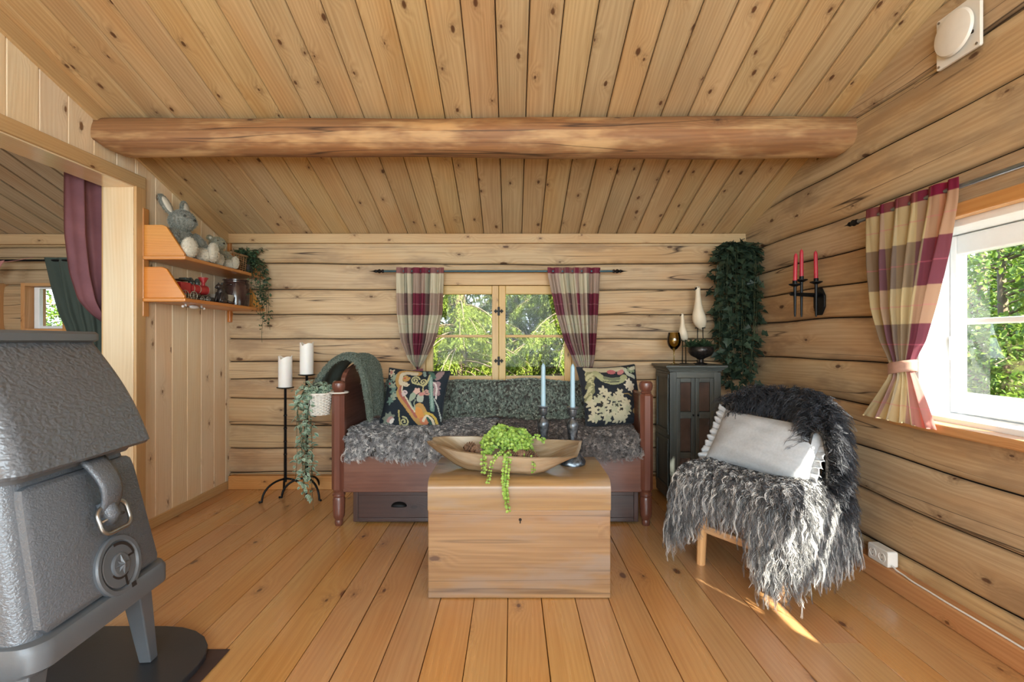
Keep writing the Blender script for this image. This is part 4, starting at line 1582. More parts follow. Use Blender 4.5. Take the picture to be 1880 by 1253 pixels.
# ------------------------------------------------------------------ daybed
M['bed'] = wood('red_brown_bed_paint', (116, 74, 58), (86, 52, 42), (70, 40, 32), 0.34, 40, 0.25, 1.0, 0.03, 0.08, patch=(134, 94, 78), patch_amt=0.4, coat=0.3)
M['beddk'] = wood('dark_bed_drawer', (72, 52, 48), (50, 36, 34), (34, 24, 22), 0.36, 40, 0.25, 1.0, 0.03, 0.06, coat=0.3)
BL, BR_, BF, BB = -1.034, 0.800, 2.93, 3.54
DB = thing('daybed', 'red-brown painted wooden daybed with turned corner posts and drawers below', 'daybed', (0, 0, 0))
for x in (BL, BR_):
    for y in (BF, BB):
        mb = MB()
        k = mb.mark()
        r = 0.041
        mb.lathe([(0.0, 0.215), (r, 0.218), (r, 0.775), (r * 0.8, 0.787), (0, 0.79)], 8)
        mb.xf(Matrix.Rotation(PI / 8, 4, 'Z'), k)
        mb.lathe([(0.026, 0.785), (0.033, 0.793), (0.028, 0.80), (0.037, 0.812), (0.041, 0.832), (0.038, 0.850), (0.026, 0.861), (0.0, 0.864)], 20)
        mb.lathe([(0.020, 0.0), (0.024, 0.01), (0.024, 0.03), (0.022, 0.034), (0.033, 0.055), (0.034, 0.07), (0.036, 0.16), (0.031, 0.172), (0.037, 0.18), (0.037, 0.19), (0.030, 0.20), (0.038, 0.222)], 20)
        mb.xf(Matrix.Translation((x, y, 0)))
        mb.obj('post', M['bed'], DB, smooth='auto', angle=28)
for x in (BL, BR_):
    mb = MB()
    q = [(BF + 0.02, 0.22), (BB - 0.02, 0.22), (BB - 0.02, 0.79), (BF + 0.02, 0.775)] if x > 0 else [(BF + 0.02, 0.22), (BB - 0.02, 0.22), (BB - 0.02, 0.95), (3.40, 0.955), (3.22, 0.95), (3.08, 0.925), (3.03, 0.905), (3.0, 0.875), (2.985, 0.83), (2.965, 0.79), (BF + 0.02, 0.775)]
    mb.ext((x - 0.014, 0, 0), (1, 0, 0), 0.028, (0, 1, 0), (0, 0, 1), q, random.random() * 99)
    mb.obj('end_panel', M['bed'], DB, bevel=0.006)
mb = MB()
bx(mb, BL + 0.03, BR_ - 0.03, BF - 0.018, BF + 0.014, 0.20, 0.415)
mb.obj('front_rail', M['bed'], DB, bevel=0.004)
mb = MB()
bx(mb, BL + 0.03, BR_ - 0.03, BB - 0.015, BB + 0.012, 0.2, 0.80)
mb.obj('back_panel', M['bed'], DB, bevel=0.004)
mb = MB()
bx(mb, BL + 0.016, BR_ - 0.016, BF + 0.016, BB - 0.016, 0.38, 0.40)
mb.obj('slat_base', M['beddk'], DB)
for (xa, xb) in ((-0.955, -0.115), (-0.085, 0.76)):
    mb = MB()
    bx(mb, xa, xb, 2.955, 3.45, 0.012, 0.192)
    dw = mb.obj('drawer', M['beddk'], DB, bevel=0.003)
    mb = MB()
    frame4(mb, xa, xb, 0.012, 0.192, 2.946, 2.956, 0.028, 0.028, 0.022, 0.022)
    mb.obj('drawer_frame', M['beddk'], dw, bevel=0.003)
    mb = MB()
    xm = xa + 0.275 if xa < -0.5 else xb - 0.275
    a = np.linspace(0, PI, 14)
    b = np.linspace(0, PI / 2, 7)
    X = np.stack([np.stack([xm + 0.046 * np.cos(a), 2.954 - 0.026 * np.sin(q) * np.sin(a) ** 0.5, 0.105 + 0.026 * np.sin(a) * np.cos(q)], -1) for q in b], 1)
    mb.grid(X)
    mb.obj('cup_handle', M['iron'], dw, smooth=True, solid=0.002)
M['ticking'] = plain('dark_mattress', (58, 56, 54), 0.9)
mb = MB()
bx(mb, BL + 0.025, BR_ - 0.025, BF + 0.02, BB - 0.025, 0.402, 0.528)
tag(mb.obj('mattress', M['ticking'], bevel=0.03, seg=3), 'dark mattress on the daybed under the sheepskins', 'mattress')

# ------------------------------------------------------------------ sheepskins
M['pelt'] = plain('pelt_leather', (62, 58, 54), 0.9)
M['pelt_pale'] = plain('pelt_edge', (196, 186, 170), 0.9)


def sheet(prof, x0, x1, nu, edge=0.02, bump=0.006, seed=1.0, axis='x'):
    """surface carried along x over the profile (y, z); the ends wander like a hide"""
    P = np.asarray(prof, float)
    d = np.r_[0, np.cumsum(np.linalg.norm(np.diff(P, axis=0), axis=1))]
    nv = max(8, int(d[-1] / 0.03))
    s = np.linspace(0, d[-1], nv)
    C = np.stack([np.interp(s, d, P[:, i]) for i in range(2)], -1)
    for _ in range(2):
        C[1:-1] = (C[:-2] + 2 * C[1:-1] + C[2:]) / 4
    f = np.linspace(0, 1, nu)
    ea = x0 + wnoise(s * 9, seed, edge)
    eb = x1 + wnoise(s * 8, seed + 3, edge)
    X = ea[None] + (eb - ea)[None] * f[:, None]
    T = unit(np.gradient(C, axis=0))
    N = np.stack([-T[:, 1], T[:, 0]], -1)
    h = bump * (np.sin(X * 13 + s[None] * 9 + seed) + np.sin(X * 7 - s[None] * 15 + seed * 2))
    # the lower hem wanders too
    w = np.clip((s - d[-1] + 0.12) / 0.12, 0, 1) ** 2
    Y = C[None, :, 0] + N[None, :, 0] * h
    Z = C[None, :, 1] + N[None, :, 1] * h
    Z = Z - w[None] * wnoise(X * 6, seed + 9, edge)
    return np.stack([X, Y, Z], -1)


def skin(name, label, cat, X, m_pelt, m_hair, n, L, fleece='fleece', up=True, pelt_solid=0.008, group=None, down_fn=None, rng=RNG, **kw):
    mb = MB()
    mb.grid(X)
    o = mb.obj(name, m_pelt, smooth=True, solid=pelt_solid)
    tag(o, label, cat, group)
    R, N, idx = sample_grid(X, n, rng)
    if not up:
        N = -N
    mb = MB()
    strands(mb, R + N * pelt_solid * 0.5, N, L, rng=rng, **kw)
    mb.obj(fleece, m_hair, o)
    return o


M['fleece_grey'] = hairmat('grey_fleece', (72, 72, 74), (162, 162, 164), 0.6, 0.45, grey=(206, 204, 200), grey_at=0.70)
M['fleece_brown'] = hairmat('brown_fleece', (62, 58, 57), (128, 122, 120), 0.6, 0.45, grey=(160, 150, 142), grey_at=0.78)
M['fleece_green'] = hairmat('greengrey_fleece', (88, 102, 94), (150, 166, 154), 0.6, 0.35, grey=(190, 194, 180), grey_at=0.8)
seat = [(3.45, 0.555), (3.2, 0.548), (3.0, 0.55), (2.93, 0.545), (2.895, 0.52), (2.882, 0.47), (2.880, 0.415)]
Xs = sheet(seat, -0.985, -0.10, 40, 0.02, 0.006, 1.0)
skin('sheepskin', 'curly silver-grey sheepskin over the left half of the daybed seat', 'sheepskin', Xs, M['pelt'], M['fleece_grey'], 5200, 0.044,
     up=True if np.cross(Xs[1, 0] - Xs[0, 0], Xs[0, 1] - Xs[0, 0])[2] > 0 else False, segs=7, width=0.0013, bend=0.85, curl=0.011, freq=1.4, m=8, spread=0.008, group='sheepskins on the daybed')
Xs = sheet(seat, -0.07, 0.755, 40, 0.02, 0.006, 4.0)
skin('sheepskin', 'dark brown curly sheepskin over the right half of the daybed seat', 'sheepskin', Xs, M['pelt'], M['fleece_brown'], 5600, 0.034,
     up=True if np.cross(Xs[1, 0] - Xs[0, 0], Xs[0, 1] - Xs[0, 0])[2] > 0 else False, segs=7, width=0.0013, bend=0.85, curl=0.010, freq=1.6, m=8, spread=0.007, group='sheepskins on the daybed')
back = [(3.56, 0.62), (3.565, 0.79), (3.545, 0.825), (3.50, 0.822), (3.475, 0.785), (3.462, 0.70), (3.445, 0.61), (3.41, 0.578), (3.34, 0.566)]
Xs = sheet(back, -0.90, 0.755, 56, 0.008, 0.006, 7.0)
skin('sheepskin', 'green-grey sheepskin throw draped over the daybed back below the window', 'sheepskin', Xs, M['pelt'], M['fleece_green'], 9000, 0.026,
     up=True if np.cross(Xs[1, -2] - Xs[0, -2], Xs[0, -1] - Xs[0, -2])[1] < 0 else False, segs=5, width=0.0013, bend=0.7, curl=0.005, freq=1.5, m=5, spread=0.006, group='sheepskins on the daybed')

# dark green fleece blanket over the left end of the bed
M['sherpa'] = plain('green_fleece_blanket', (96, 108, 98), 0.95, 0, 0.1, 60, 0.8, 170)
M['sherpa_hair'] = hairmat('green_fleece_pile', (78, 90, 80), (140, 152, 140), 0.85, 0.25)
pr = np.array([(-1.235, 0.80), (-1.215, 0.86), (-1.17, 0.935), (-1.10, 0.995), (-1.03, 1.012), (-0.965, 0.99), (-0.925, 0.92), (-0.905, 0.80), (-0.893, 0.70), (-0.888, 0.615)])
d_ = np.r_[0, np.cumsum(np.linalg.norm(np.diff(pr, axis=0), axis=1))]
s_ = np.linspace(0, d_[-1], 34)
cx_ = np.interp(s_, d_, pr[:, 0])
cz_ = np.interp(s_, d_, pr[:, 1])
for _ in range(3):
    cx_[1:-1] = (cx_[:-2] + 2 * cx_[1:-1] + cx_[2:]) / 4
    cz_[1:-1] = (cz_[:-2] + 2 * cz_[1:-1] + cz_[2:]) / 4
yy_ = np.linspace(0, 1, 22)
S, Yq = np.meshgrid(s_, yy_, indexing='ij')
f_ = S / d_[-1]
y0e = 3.03 + 0.03 * np.sin(f_ * 7) - 0.02 * np.clip(f_ - 0.6, 0, 1)
Yw = y0e + (3.44 - y0e) * Yq
fold = 0.012 * np.sin(Yq * 9 + f_ * 3) * np.clip(np.abs(f_ - 0.45) * 3, 0, 1)
X = np.stack([cx_[:, None] + fold + 0.0 * S, Yw, cz_[:, None] - 0.015 * np.abs(2 * Yq - 1) ** 3 + 0.010 * np.sin(Yq * 6 + 1)], -1)
mb = MB()
mb.grid(X)
bl = mb.obj('fleece_blanket', M['sherpa'], smooth=True, solid=0.034, sub=1)
tag(bl, 'dark green curly fleece blanket thrown over the left end of the daybed', 'blanket')
R, N, _ = sample_grid(X, 9000)
mb = MB()
N = -N if N[:, 2].mean() < 0 else N
strands(mb, R + N * 0.016, N, 0.010, 3, 0.0013, 0.5, curl=0.003, freq=1.2, m=3, spread=0.003, jit=0.5)
er = np.stack([np.interp(RNG.uniform(0, 1, 1200), np.linspace(0, 1, 34), X[:, 0, i]) for i in range(3)], -1)
tt = RNG.uniform(0, 1, 1500)
er = np.stack([np.interp(tt, np.linspace(0, 1, 34), X[:, 0, i]) for i in range(3)], -1)
strands(mb, er + np.c_[RNG.uniform(-0.014, 0.014, 1500), np.full(1500, -0.002), RNG.uniform(-0.014, 0.014, 1500)], np.tile([0, -1.0, 0], (1500, 1)), 0.010, 3, 0.0013, 0.5, curl=0.003, m=3, spread=0.003, jit=0.5)
mb.obj('pile', M['sherpa_hair'], bl)


# ------------------------------------------------------------------ cushions
class Paint:
    """a small embroidery painter over (u, v) in 0..1, v downwards, quantised to stitches"""
    def __init__(self, n, ground, st=110):
        g = (np.arange(n) + 0.0) / (n - 1)
        self.u, self.v = np.meshgrid(g, g, indexing='ij')
        self.qu, self.qv = np.round(self.u * st) / st, np.round(self.v * st) / st
        r = np.random.default_rng(5)
        self.c = np.ones((n, n, 3)) * np.array(lin(ground))
        self.c *= 1 + 0.18 * (r.random((n, n, 1)) - 0.5)
        self.r = r

    def put(self, mask, c):
        k = np.array(lin(c)) * (1 + 0.16 * (self.r.random(mask.sum()) - 0.5))[:, None]
        self.c[mask] = k

    def line(self, pts, w, c):
        P = np.asarray(pts, float)
        # smooth the polyline
        t = np.linspace(0, len(P) - 1, len(P) * 6)
        Q = np.stack([np.interp(t, np.arange(len(P)), P[:, i]) for i in range(2)], -1)
        for _ in range(4):
            Q[1:-1] = (Q[:-2] + 2 * Q[1:-1] + Q[2:]) / 4
        d = np.full(self.u.shape, 9.0)
        for a, b in zip(Q[:-1], Q[1:]):
            ab = b - a
            h = np.clip(((self.qu - a[0]) * ab[0] + (self.qv - a[1]) * ab[1]) / (ab @ ab + 1e-12), 0, 1)
            d = np.minimum(d, np.hypot(self.qu - a[0] - h * ab[0], self.qv - a[1] - h * ab[1]))
        self.put(d < w, c)

    def blob(self, x, y, a, b, c, rot=0.0, pet=0, amp=0.3):
        dx, dy = self.qu - x, self.qv - y
        X_ = dx * math.cos(rot) + dy * math.sin(rot)
        Y_ = -dx * math.sin(rot) + dy * math.cos(rot)
        r = np.hypot(X_ / a, Y_ / b)
        lim = 1.0 + (amp * np.cos(pet * np.arctan2(Y_, X_)) if pet else 0)
        self.put(r < lim, c)

    def spiral(self, x, y, r, turns, a0, w, c, sgn=1):
        t = np.linspace(0, 1, int(14 * turns))
        a = a0 + sgn * 2 * PI * turns * t
        self.line(np.stack([x + r * (1 - 0.85 * t) * np.cos(a), y + r * (1 - 0.85 * t) * np.sin(a)], -1), w, c)


def cushion_grid(w, h, t, n, side, pinch=0.07, wr=0.004, seed=0):
    g = np.linspace(-1, 1, n)
    U, V = np.meshgrid(g, -g, indexing='ij')
    x = w / 2 * U * (1 - pinch * (1 - V ** 2) ** 1.0)
    z = h / 2 * V * (1 - pinch * (1 - U ** 2) ** 1.0)
    f = np.clip(1 - np.abs(U) ** 2.6, 0, 1) ** 0.62 * np.clip(1 - np.abs(V) ** 2.6, 0, 1) ** 0.62
    rr2 = np.hypot(U, V)
    wrk = wr * (np.sin(6 * U + 5 * V + seed) * np.sin(9 * V - 3 * U + seed * 2)) * np.clip(f * 2, 0, 1)
    y = side * (t / 2 * f + wrk)
    return np.stack([x, y, z], -1)


def cushion(name, label, loc, rot, w, h, t, paint, m_front, m_back, group=None):
    n = paint.u.shape[0]
    F = cushion_grid(w, h, t, n, -1, seed=loc[0] * 7)
    th = thing(name, label, 'cushion', loc, rot=rot, group=group)
    mb = MB()
    col = np.concatenate([paint.c, np.ones((n, n, 1))], -1)
    uv = np.stack([paint.u, paint.v], -1)
    mb.grid(F, uv=uv, col=col)
    mb.obj('front_cover', m_front, th, smooth=True)
    B = cushion_grid(w, h, t, 30, 1, seed=1)
    mb = MB()
    mb.grid(B[::-1])
    mb.obj('back_cover', m_back, th, smooth=True)
    mb = MB()
    e = np.concatenate([F[:, 0], F[-1, 1:], F[::-1, -1][1:], F[0, ::-1][1:-1]])
    e = e[:: max(1, len(e) // 120)]
    mb.tube(e, 0.0035, 6, closed=True)
    mb.obj('piping', m_back, th, smooth=True)
    return th


M['tapestry'] = vcol('tapestry_embroidery', 0.9, 0.5, 2 * PI * 75)
M['navy'] = plain('dark_cushion_back', (40, 46, 52), 0.9, bump=0.3, bscale=200)
P_ = Paint(190, (40, 48, 56))
K = lambda x, y: ((x - 130) / 1230.0, (y - 165) / 960.0)
KK = lambda pts: [K(*p) for p in pts]
tan_, cream, ylw, pinkd, sage, blueg, rust = (188, 150, 92), (214, 204, 178), (190, 186, 138), (196, 140, 132), (158, 172, 152), (112, 142, 132), (168, 104, 92)
for (x, y, c) in ((210, 250, cream), (300, 330, sage), (215, 430, blueg), (300, 480, sage), (330, 560, blueg), (350, 680, sage), (300, 720, blueg), (390, 640, sage)):
    P_.blob(*K(x, y), 0.055, 0.06, c, 0.3, 5, 0.35)
P_.blob(*K(200, 245), 0.03, 0.035, pinkd)
P_.blob(*K(212, 440), 0.018, 0.02, (190, 60, 70))
P_.blob(*K(1190, 240), 0.055, 0.11, (150, 128, 128), 0.2)
P_.blob(*K(1210, 480), 0.05, 0.16, (158, 134, 138), -0.15, 6, 0.25)
P_.line(KK([(1110, 380), (1180, 400), (1220, 500), (1240, 640)]), 0.012, (216, 208, 204))
P_.line(KK([(1040, 260), (1090, 420), (1130, 560), (1170, 700), (1205, 820)]), 0.033, blueg)
P_.line(KK([(1060, 300), (1150, 600), (1195, 790)]), 0.013, (150, 176, 166))
P_.line(KK([(980, 190), (1060, 230), (1120, 300)]), 0.025, (78, 112, 100))
P_.line(KK([(870, 190), (930, 270)]), 0.022, (140, 160, 152))
P_.line(KK([(790, 230), (560, 205), (410, 235), (380, 350), (430, 450), (500, 500), (465, 590), (560, 690), (680, 790), (800, 890), (900, 1000), (990, 1060), (1090, 1010), (1060, 880), (960, 770), (890, 820), (920, 920), (1000, 900)]), 0.047, tan_)
P_.line(KK([(740, 240), (560, 230), (460, 260), (440, 340), (480, 430), (550, 430)]), 0.036, cream)
P_.line(KK([(500, 500), (490, 580), (570, 660), (690, 760), (810, 860), (900, 960)]), 0.024, rust)
P_.line(KK([(560, 430), (530, 500), (540, 570), (640, 660), (740, 760), (850, 870), (910, 910)]), 0.012, cream)
P_.spiral(*K(600, 440), 0.045, 1.3, 0, 0.012, cream)
P_.spiral(*K(610, 590), 0.05, 1.2, 2, 0.014, (206, 190, 190))
P_.spiral(*K(560, 330), 0.06, 1.2, 0, 0.02, tan_)
P_.blob(*K(535, 335), 0.02, 0.02, (196, 96, 88))
P_.spiral(*K(760, 360), 0.075, 1.6, -0.3, 0.011, ylw, -1)
P_.spiral(*K(930, 385), 0.072, 1.6, 3.0, 0.011, ylw, -1)
P_.line(KK([(720, 410), (800, 425), (900, 430), (960, 460), (975, 560), (1060, 600)]), 0.010, ylw)
P_.spiral(*K(1045, 550), 0.05, 1.3, 0.5, 0.012, (190, 150, 140))
P_.line(KK([(1010, 250), (1030, 350), (1000, 430), (960, 460)]), 0.011, ylw)
P_.blob(*K(780, 640), 0.052, 0.085, sage, 0.3)
P_.blob(*K(850, 545), 0.055, 0.055, (220, 186, 172), 0.3, 5, 0.15)
P_.blob(*K(940, 660), 0.058, 0.075, (176, 184, 168), -0.2)
P_.blob(*K(960, 590), 0.05, 0.03, pinkd, -0.3)
P_.line(KK([(850, 690), (840, 760), (870, 850)]), 0.009, sage)
P_.line(KK([(740, 720), (800, 800), (860, 850)]), 0.009, sage)
P_.blob(*K(960, 900), 0.06, 0.11, (214, 152, 84), -0.5)
P_.blob(*K(1050, 1010), 0.075, 0.06, (204, 130, 96))
P_.line(KK([(1040, 1010), (1100, 920), (1200, 960), (1240, 1050)]), 0.02, cream)
P_.line(KK([(1080, 890), (1180, 890), (1260, 940), (1300, 1040)]), 0.02, (196, 170, 84))
P_.line(KK([(1120, 960), (1180, 1040)]), 0.02, (60, 92, 84))
P_.line(KK([(1210, 650), (1290, 760), (1330, 870), (1370, 1000)]), 0.009, (176, 186, 180))
P_.spiral(*K(655, 1050), 0.078, 1.5, -1.8, 0.012, ylw)
P_.line(KK([(540, 880), (560, 980), (580, 1090)]), 0.013, (176, 168, 110))
P_.blob(*K(330, 1000), 0.10, 0.09, (128, 138, 124), -0.4, 7, 0.2)
P_.blob(*K(370, 1020), 0.06, 0.045, (176, 140, 134), -0.7)
P_.blob(*K(410, 1040), 0.03, 0.05, (220, 214, 206), 0.6)
p = W(761, 733, 3.17)
cushion('tapestry_cushion', 'tapestry cushion with gold scrolls and tulips on navy at the left of the daybed', tuple(p), (math.radians(-20), math.radians(2), math.radians(-12)),
        0.43, 0.40, 0.13, P_, M['tapestry'], M['navy'], 'tapestry cushions')
P_ = Paint(190, (46, 50, 56))
r_ = np.random.default_rng(11)
K = lambda x, y: ((x - 150) / 1100.0, (y - 120) / 1000.0)
for i in range(26):                            # striped leaf down the left edge
    q = i / 25
    P_.blob(*K(330 - 130 * q + r_.uniform(-30, 60), 180 + 500 * q), 0.07, 0.03, (196, 192, 150) if i % 2 else (140, 140, 104), -0.9)
P_.line(KK([(300, 160), (500, 180), (800, 190), (950, 190)]) if False else [K(300, 160), K(500, 180), K(800, 185), K(960, 185)], 0.05, (206, 198, 168))
P_.blob(*K(720, 235), 0.075, 0.045, (196, 116, 120))
P_.blob(*K(900, 250), 0.08, 0.04, (206, 140, 138), -0.5)
P_.line([K(430, 250), K(520, 360), K(680, 430), K(860, 400), K(940, 350)], 0.055, (176, 178, 136))
P_.line([K(560, 340), K(680, 380), K(820, 370)], 0.028, (122, 128, 104))
P_.line([K(520, 400), K(680, 430), K(830, 420)], 0.008, (84, 88, 80))
P_.line([K(1010, 200), K(1040, 300), K(1160, 350)], 0.035, (196, 200, 178))
P_.blob(*K(1120, 220), 0.075, 0.05, (146, 160, 128), 0.4, 5, 0.2)
P_.line([K(1130, 200), K(1230, 180)], 0.03, (206, 204, 180))
for (x, y) in ((470, 560), (400, 680), (540, 640), (470, 760), (700, 700), (610, 720), (330, 720), (780, 620), (800, 720), (700, 820), (560, 850), (480, 960), (280, 860), (250, 980),
               (330, 1000), (600, 960), (700, 1000), (840, 850), (860, 960), (900, 900), (780, 960), (420, 880), (520, 1040), (690, 1060), (800, 1050), (240, 760), (890, 790), (740, 910), (640, 880)):
    P_.blob(*K(x, y), 0.060, 0.062, (206, 198, 168) if r_.random() < 0.6 else (188, 186, 156), r_.uniform(0, 3), 5, 0.33)
for (x, y) in ((1010, 440), (970, 500), (1060, 500), (1020, 560)):
    P_.blob(*K(x, y), 0.055, 0.055, (222, 216, 194), r_.uniform(0, 3), 5, 0.3)
for (x, y) in ((400, 820), (420, 780), (690, 830), (770, 900), (560, 920), (350, 640)):
    P_.blob(*K(x, y), 0.028, 0.022, (58, 56, 50), r_.uniform(0, 3), 4, 0.3)
P_.line([K(860, 640), K(940, 640), K(1010, 680)], 0.010, (150, 130, 84))
P_.blob(*K(1040, 930), 0.035, 0.05, (150, 128, 92), 0.6)
p = W(1122, 726, 3.20)
cushion('tapestry_cushion', 'tapestry cushion with cream blossoms on charcoal at the right of the daybed', tuple(p), (math.radians(-19), math.radians(-2), math.radians(14)),
        0.42, 0.40, 0.14, P_, M['tapestry'], M['navy'], 'tapestry cushions')

# ------------------------------------------------------------------ wicker pot with variegated ivy hung on the bed post
hb = thing('hanging_basket', 'white wicker basket of variegated ivy hung on the left daybed post', 'hanging plant', (-1.148, 2.93, 0.66))
mb = MB()
N_ = 20
for i in range(N_):
    a = 2 * PI * i / N_
    mb.tube([(0.050 * math.cos(a), 0.050 * math.sin(a), 0), (0.066 * math.cos(a), 0.066 * math.sin(a), 0.125)], 0.0035, 5)
for j in range(15):
    f = (j + 0.5) / 15
    r = 0.050 + 0.016 * f
    a = np.linspace(0, 2 * PI, 80, endpoint=False)
    rr2 = r + 0.003 * np.sign(np.sin(a * N_ / 2 + j * PI))
    mb.tube(np.stack([rr2 * np.cos(a), rr2 * np.sin(a), np.full(80, 0.125 * f)], -1), 0.0042, 5, closed=True)
a = np.linspace(0, 2 * PI, 40, endpoint=False)
mb.tube(np.stack([0.068 * np.cos(a), 0.068 * np.sin(a), np.full(40, 0.127)], -1), 0.006, 6, closed=True)
mb.obj('basket_weave', M['wicker_white'], hb, smooth=True)
mb = MB()
mb.lathe([(0.0, 0.002), (0.048, 0.003), (0.062, 0.11), (0, 0.112)], 24)
mb.obj('liner', M['dark'], hb, smooth='auto')
mb = MB()
a = np.linspace(0, 2 * PI, 30, endpoint=False)
mb.tube(np.stack([0.114 + 0.052 * np.cos(a), 0.052 * np.sin(a), np.full(30, 0.133)], -1), 0.005, 6, closed=True)
mb.obj('hanger', M['wicker_white'], hb, smooth=True)
ml, ms = MB(), MB()
for i in range(14):
    a = RNG.uniform(0, 2 * PI)
    r = RNG.uniform(0.04, 0.10)
    e = np.array([r * math.cos(a) - 0.03, r * math.sin(a) * 0.7 - 0.01, 0.13 + RNG.uniform(0.0, 0.07)])
    vine(ml, ms, [(0, 0, 0.11), e * 0.6 + (0, 0, 0.06), e], 16, 0.034, sprd=0.02)
for i in range(11):
    x = RNG.uniform(-0.135, -0.035)
    y = RNG.uniform(-0.06, 0.04)
    dz_ = [0.56, 0.46, 0.40, 0.44, 0.30, 0.36, 0.50, 0.22, 0.42, 0.28, 0.38][i]
    xe = x * 0.6 - 0.05 + RNG.uniform(-0.02, 0.03)
    vine(ml, ms, [(-0.01, 0, 0.11), (x * 0.8, y, 0.14), (x - 0.01, y, 0.05), (xe, y, -dz_ * 0.5), (xe + RNG.uniform(-0.015, 0.02), y, -dz_)], int(20 + 62 * dz_), 0.036, sprd=0.022)
ml.obj('foliage', M['ivy_light'], hb)
ms.obj('stem', M['stem'], hb)

# ------------------------------------------------------------------ chest
M['chest'] = wood('old_pine_chest', (160, 128, 90), (118, 88, 58), (84, 56, 38), 0.34, 34, 0.5, 1.0, 0.035, 0.06, patch=(138, 120, 104), patch_amt=0.75, crack=0.5, coat=0.12)
CH = thing('wooden_chest', 'old waxed pine chest with a hinged lid used as a table before the daybed', 'chest', (0.031, 2.30, 0))
cw, cd = 0.778, 0.42
mb = MB()
mb.box((0, -cd / 2 + 0.011, 0.19), (cw, 0.022, 0.374), 'x', 3.1)
mb.box((0, cd / 2 - 0.011, 0.19), (cw, 0.022, 0.374), 'x', 7.1)
for s in (-1, 1):
    mb.box((s * (cw / 2 - 0.011), 0, 0.19), (0.022, cd - 0.044, 0.374), 'y', 9.1 + s)
mb.box((0, 0, 0.012), (cw - 0.01, cd - 0.01, 0.018), 'x', 11)
mb.obj('body', M['chest'], CH, bevel=0.003)
mb = MB()
q = [(-cd / 2 - 0.003, 0.3785), (cd / 2, 0.3785), (cd / 2, 0.498), (cd / 2 - 0.01, 0.508), (0.1, 0.512), (-cd / 2 + 0.05, 0.510), (-cd / 2 + 0.018, 0.503), (-cd / 2 + 0.003, 0.488), (-cd / 2 - 0.003, 0.470)]
mb.ext((-cw / 2 - 0.001, 0, 0), (1, 0, 0), cw + 0.002, (0, 1, 0), (0, 0, 1), q, 5.5)
mb.obj('lid', M['chest'], CH, smooth='auto', angle=50)
mb = MB()
mb.lathe([(0.0065, -0.001), (0.0065, 0.0006), (0, 0.0006)], 14, axis='y')
mb.box((0, 0, -0.008), (0.005, 0.0012, 0.016))
mb.xf(Matrix.Translation((0.004, -cd / 2 - 0.0005, 0.338)))
mb.obj('keyhole', M['dark'], CH)
# dough trough
M['trough'] = wood('weathered_trough_wood', (160, 142, 116), (118, 98, 74), (76, 58, 44), 0.6, 26, 0.35, 1.2, 0.02, 0.25, patch=(188, 180, 164), patch_amt=0.8, crack=0.6)
ZT = 0.512
n1, n2 = 44, 25
t = np.linspace(-1, 1, n1)
s = np.linspace(-1, 1, n2)
hl = 0.352
wid = np.interp(t, [-1, -0.85, -0.5, 0, 0.5, 0.85, 1.0], [0.036, 0.078, 0.124, 0.146, 0.146, 0.136, 0.120])
zr = 0.104 + 0.012 * np.abs(t) ** 2 + np.where(t < 0, 0.004, -0.004) * np.abs(t)
zbm = np.interp(np.abs(t), [0, 0.42, 0.6, 0.8, 1.0], [0.0, 0.0, 0.022, 0.062, 0.096])


def trough(inner):
    T_, S_ = np.meshgrid(t, s, indexing='ij')
    w = (wid - (0.012 if inner else 0))[:, None]
    zb_ = (zbm + (0.020 if inner else 0.0))[:, None]
    z = zb_ + (zr[:, None] - zb_) * np.clip((np.abs(S_) - 0.40) / 0.60, 0, 1) ** (1.35 if not inner else 1.6)
    x = hl * T_ * (0.972 if inner else 1.0)
    wob = 0.002 * np.sin(T_ * 9 + S_ * 3) * (1 - np.abs(S_))
    return np.stack([x, w * S_, z + wob], -1)


A, B = trough(False), trough(True)
B[..., 2] = np.maximum(B[..., 2], A[..., 2] + 0.001)
uvA = np.stack([A[..., 0], A[..., 1] * 1.5], -1)
mb = MB()
mb.grid(A[:, ::-1], uv=uvA[:, ::-1], pid=2)
mb.grid(B, uv=uvA + 0.7, pid=2)
for j in (0, -1):
    e = np.stack([A[:, j], B[:, j]], 1)
    mb.grid(e if j == -1 else e[:, ::-1], uv=e[..., :2], pid=2)
for i in (0, -1):
    e = np.stack([A[i], B[i]], 1)
    mb.grid(e if i == 0 else e[:, ::-1], uv=e[..., 1:], pid=2)
TRM = Matrix.Translation((-0.045, 2.245, ZT + 0.004)) @ Matrix.Rotation(math.radians(-14), 4, 'Z') @ Matrix.Rotation(math.radians(5), 4, 'X')
o = mb.obj('dough_trough', M['trough'], smooth='auto', angle=50)
o.matrix_world = TRM
tag(o, 'long carved boat-shaped wooden dough trough on top of the chest', 'bowl')

# string-of-pearls plant in the trough
M['pearl'] = leafmat('pale_green_bead_leaf', (120, 160, 62), (176, 208, 104), 0.3, 0.4)
PC = np.array(TRM @ Vector((0.03, 0.0, 0.06)))
sp = thing('trailing_succulent', 'bright green bead-leaved trailing plant in the dough trough', 'plant', tuple(PC))
ml, ms = MB(), MB()


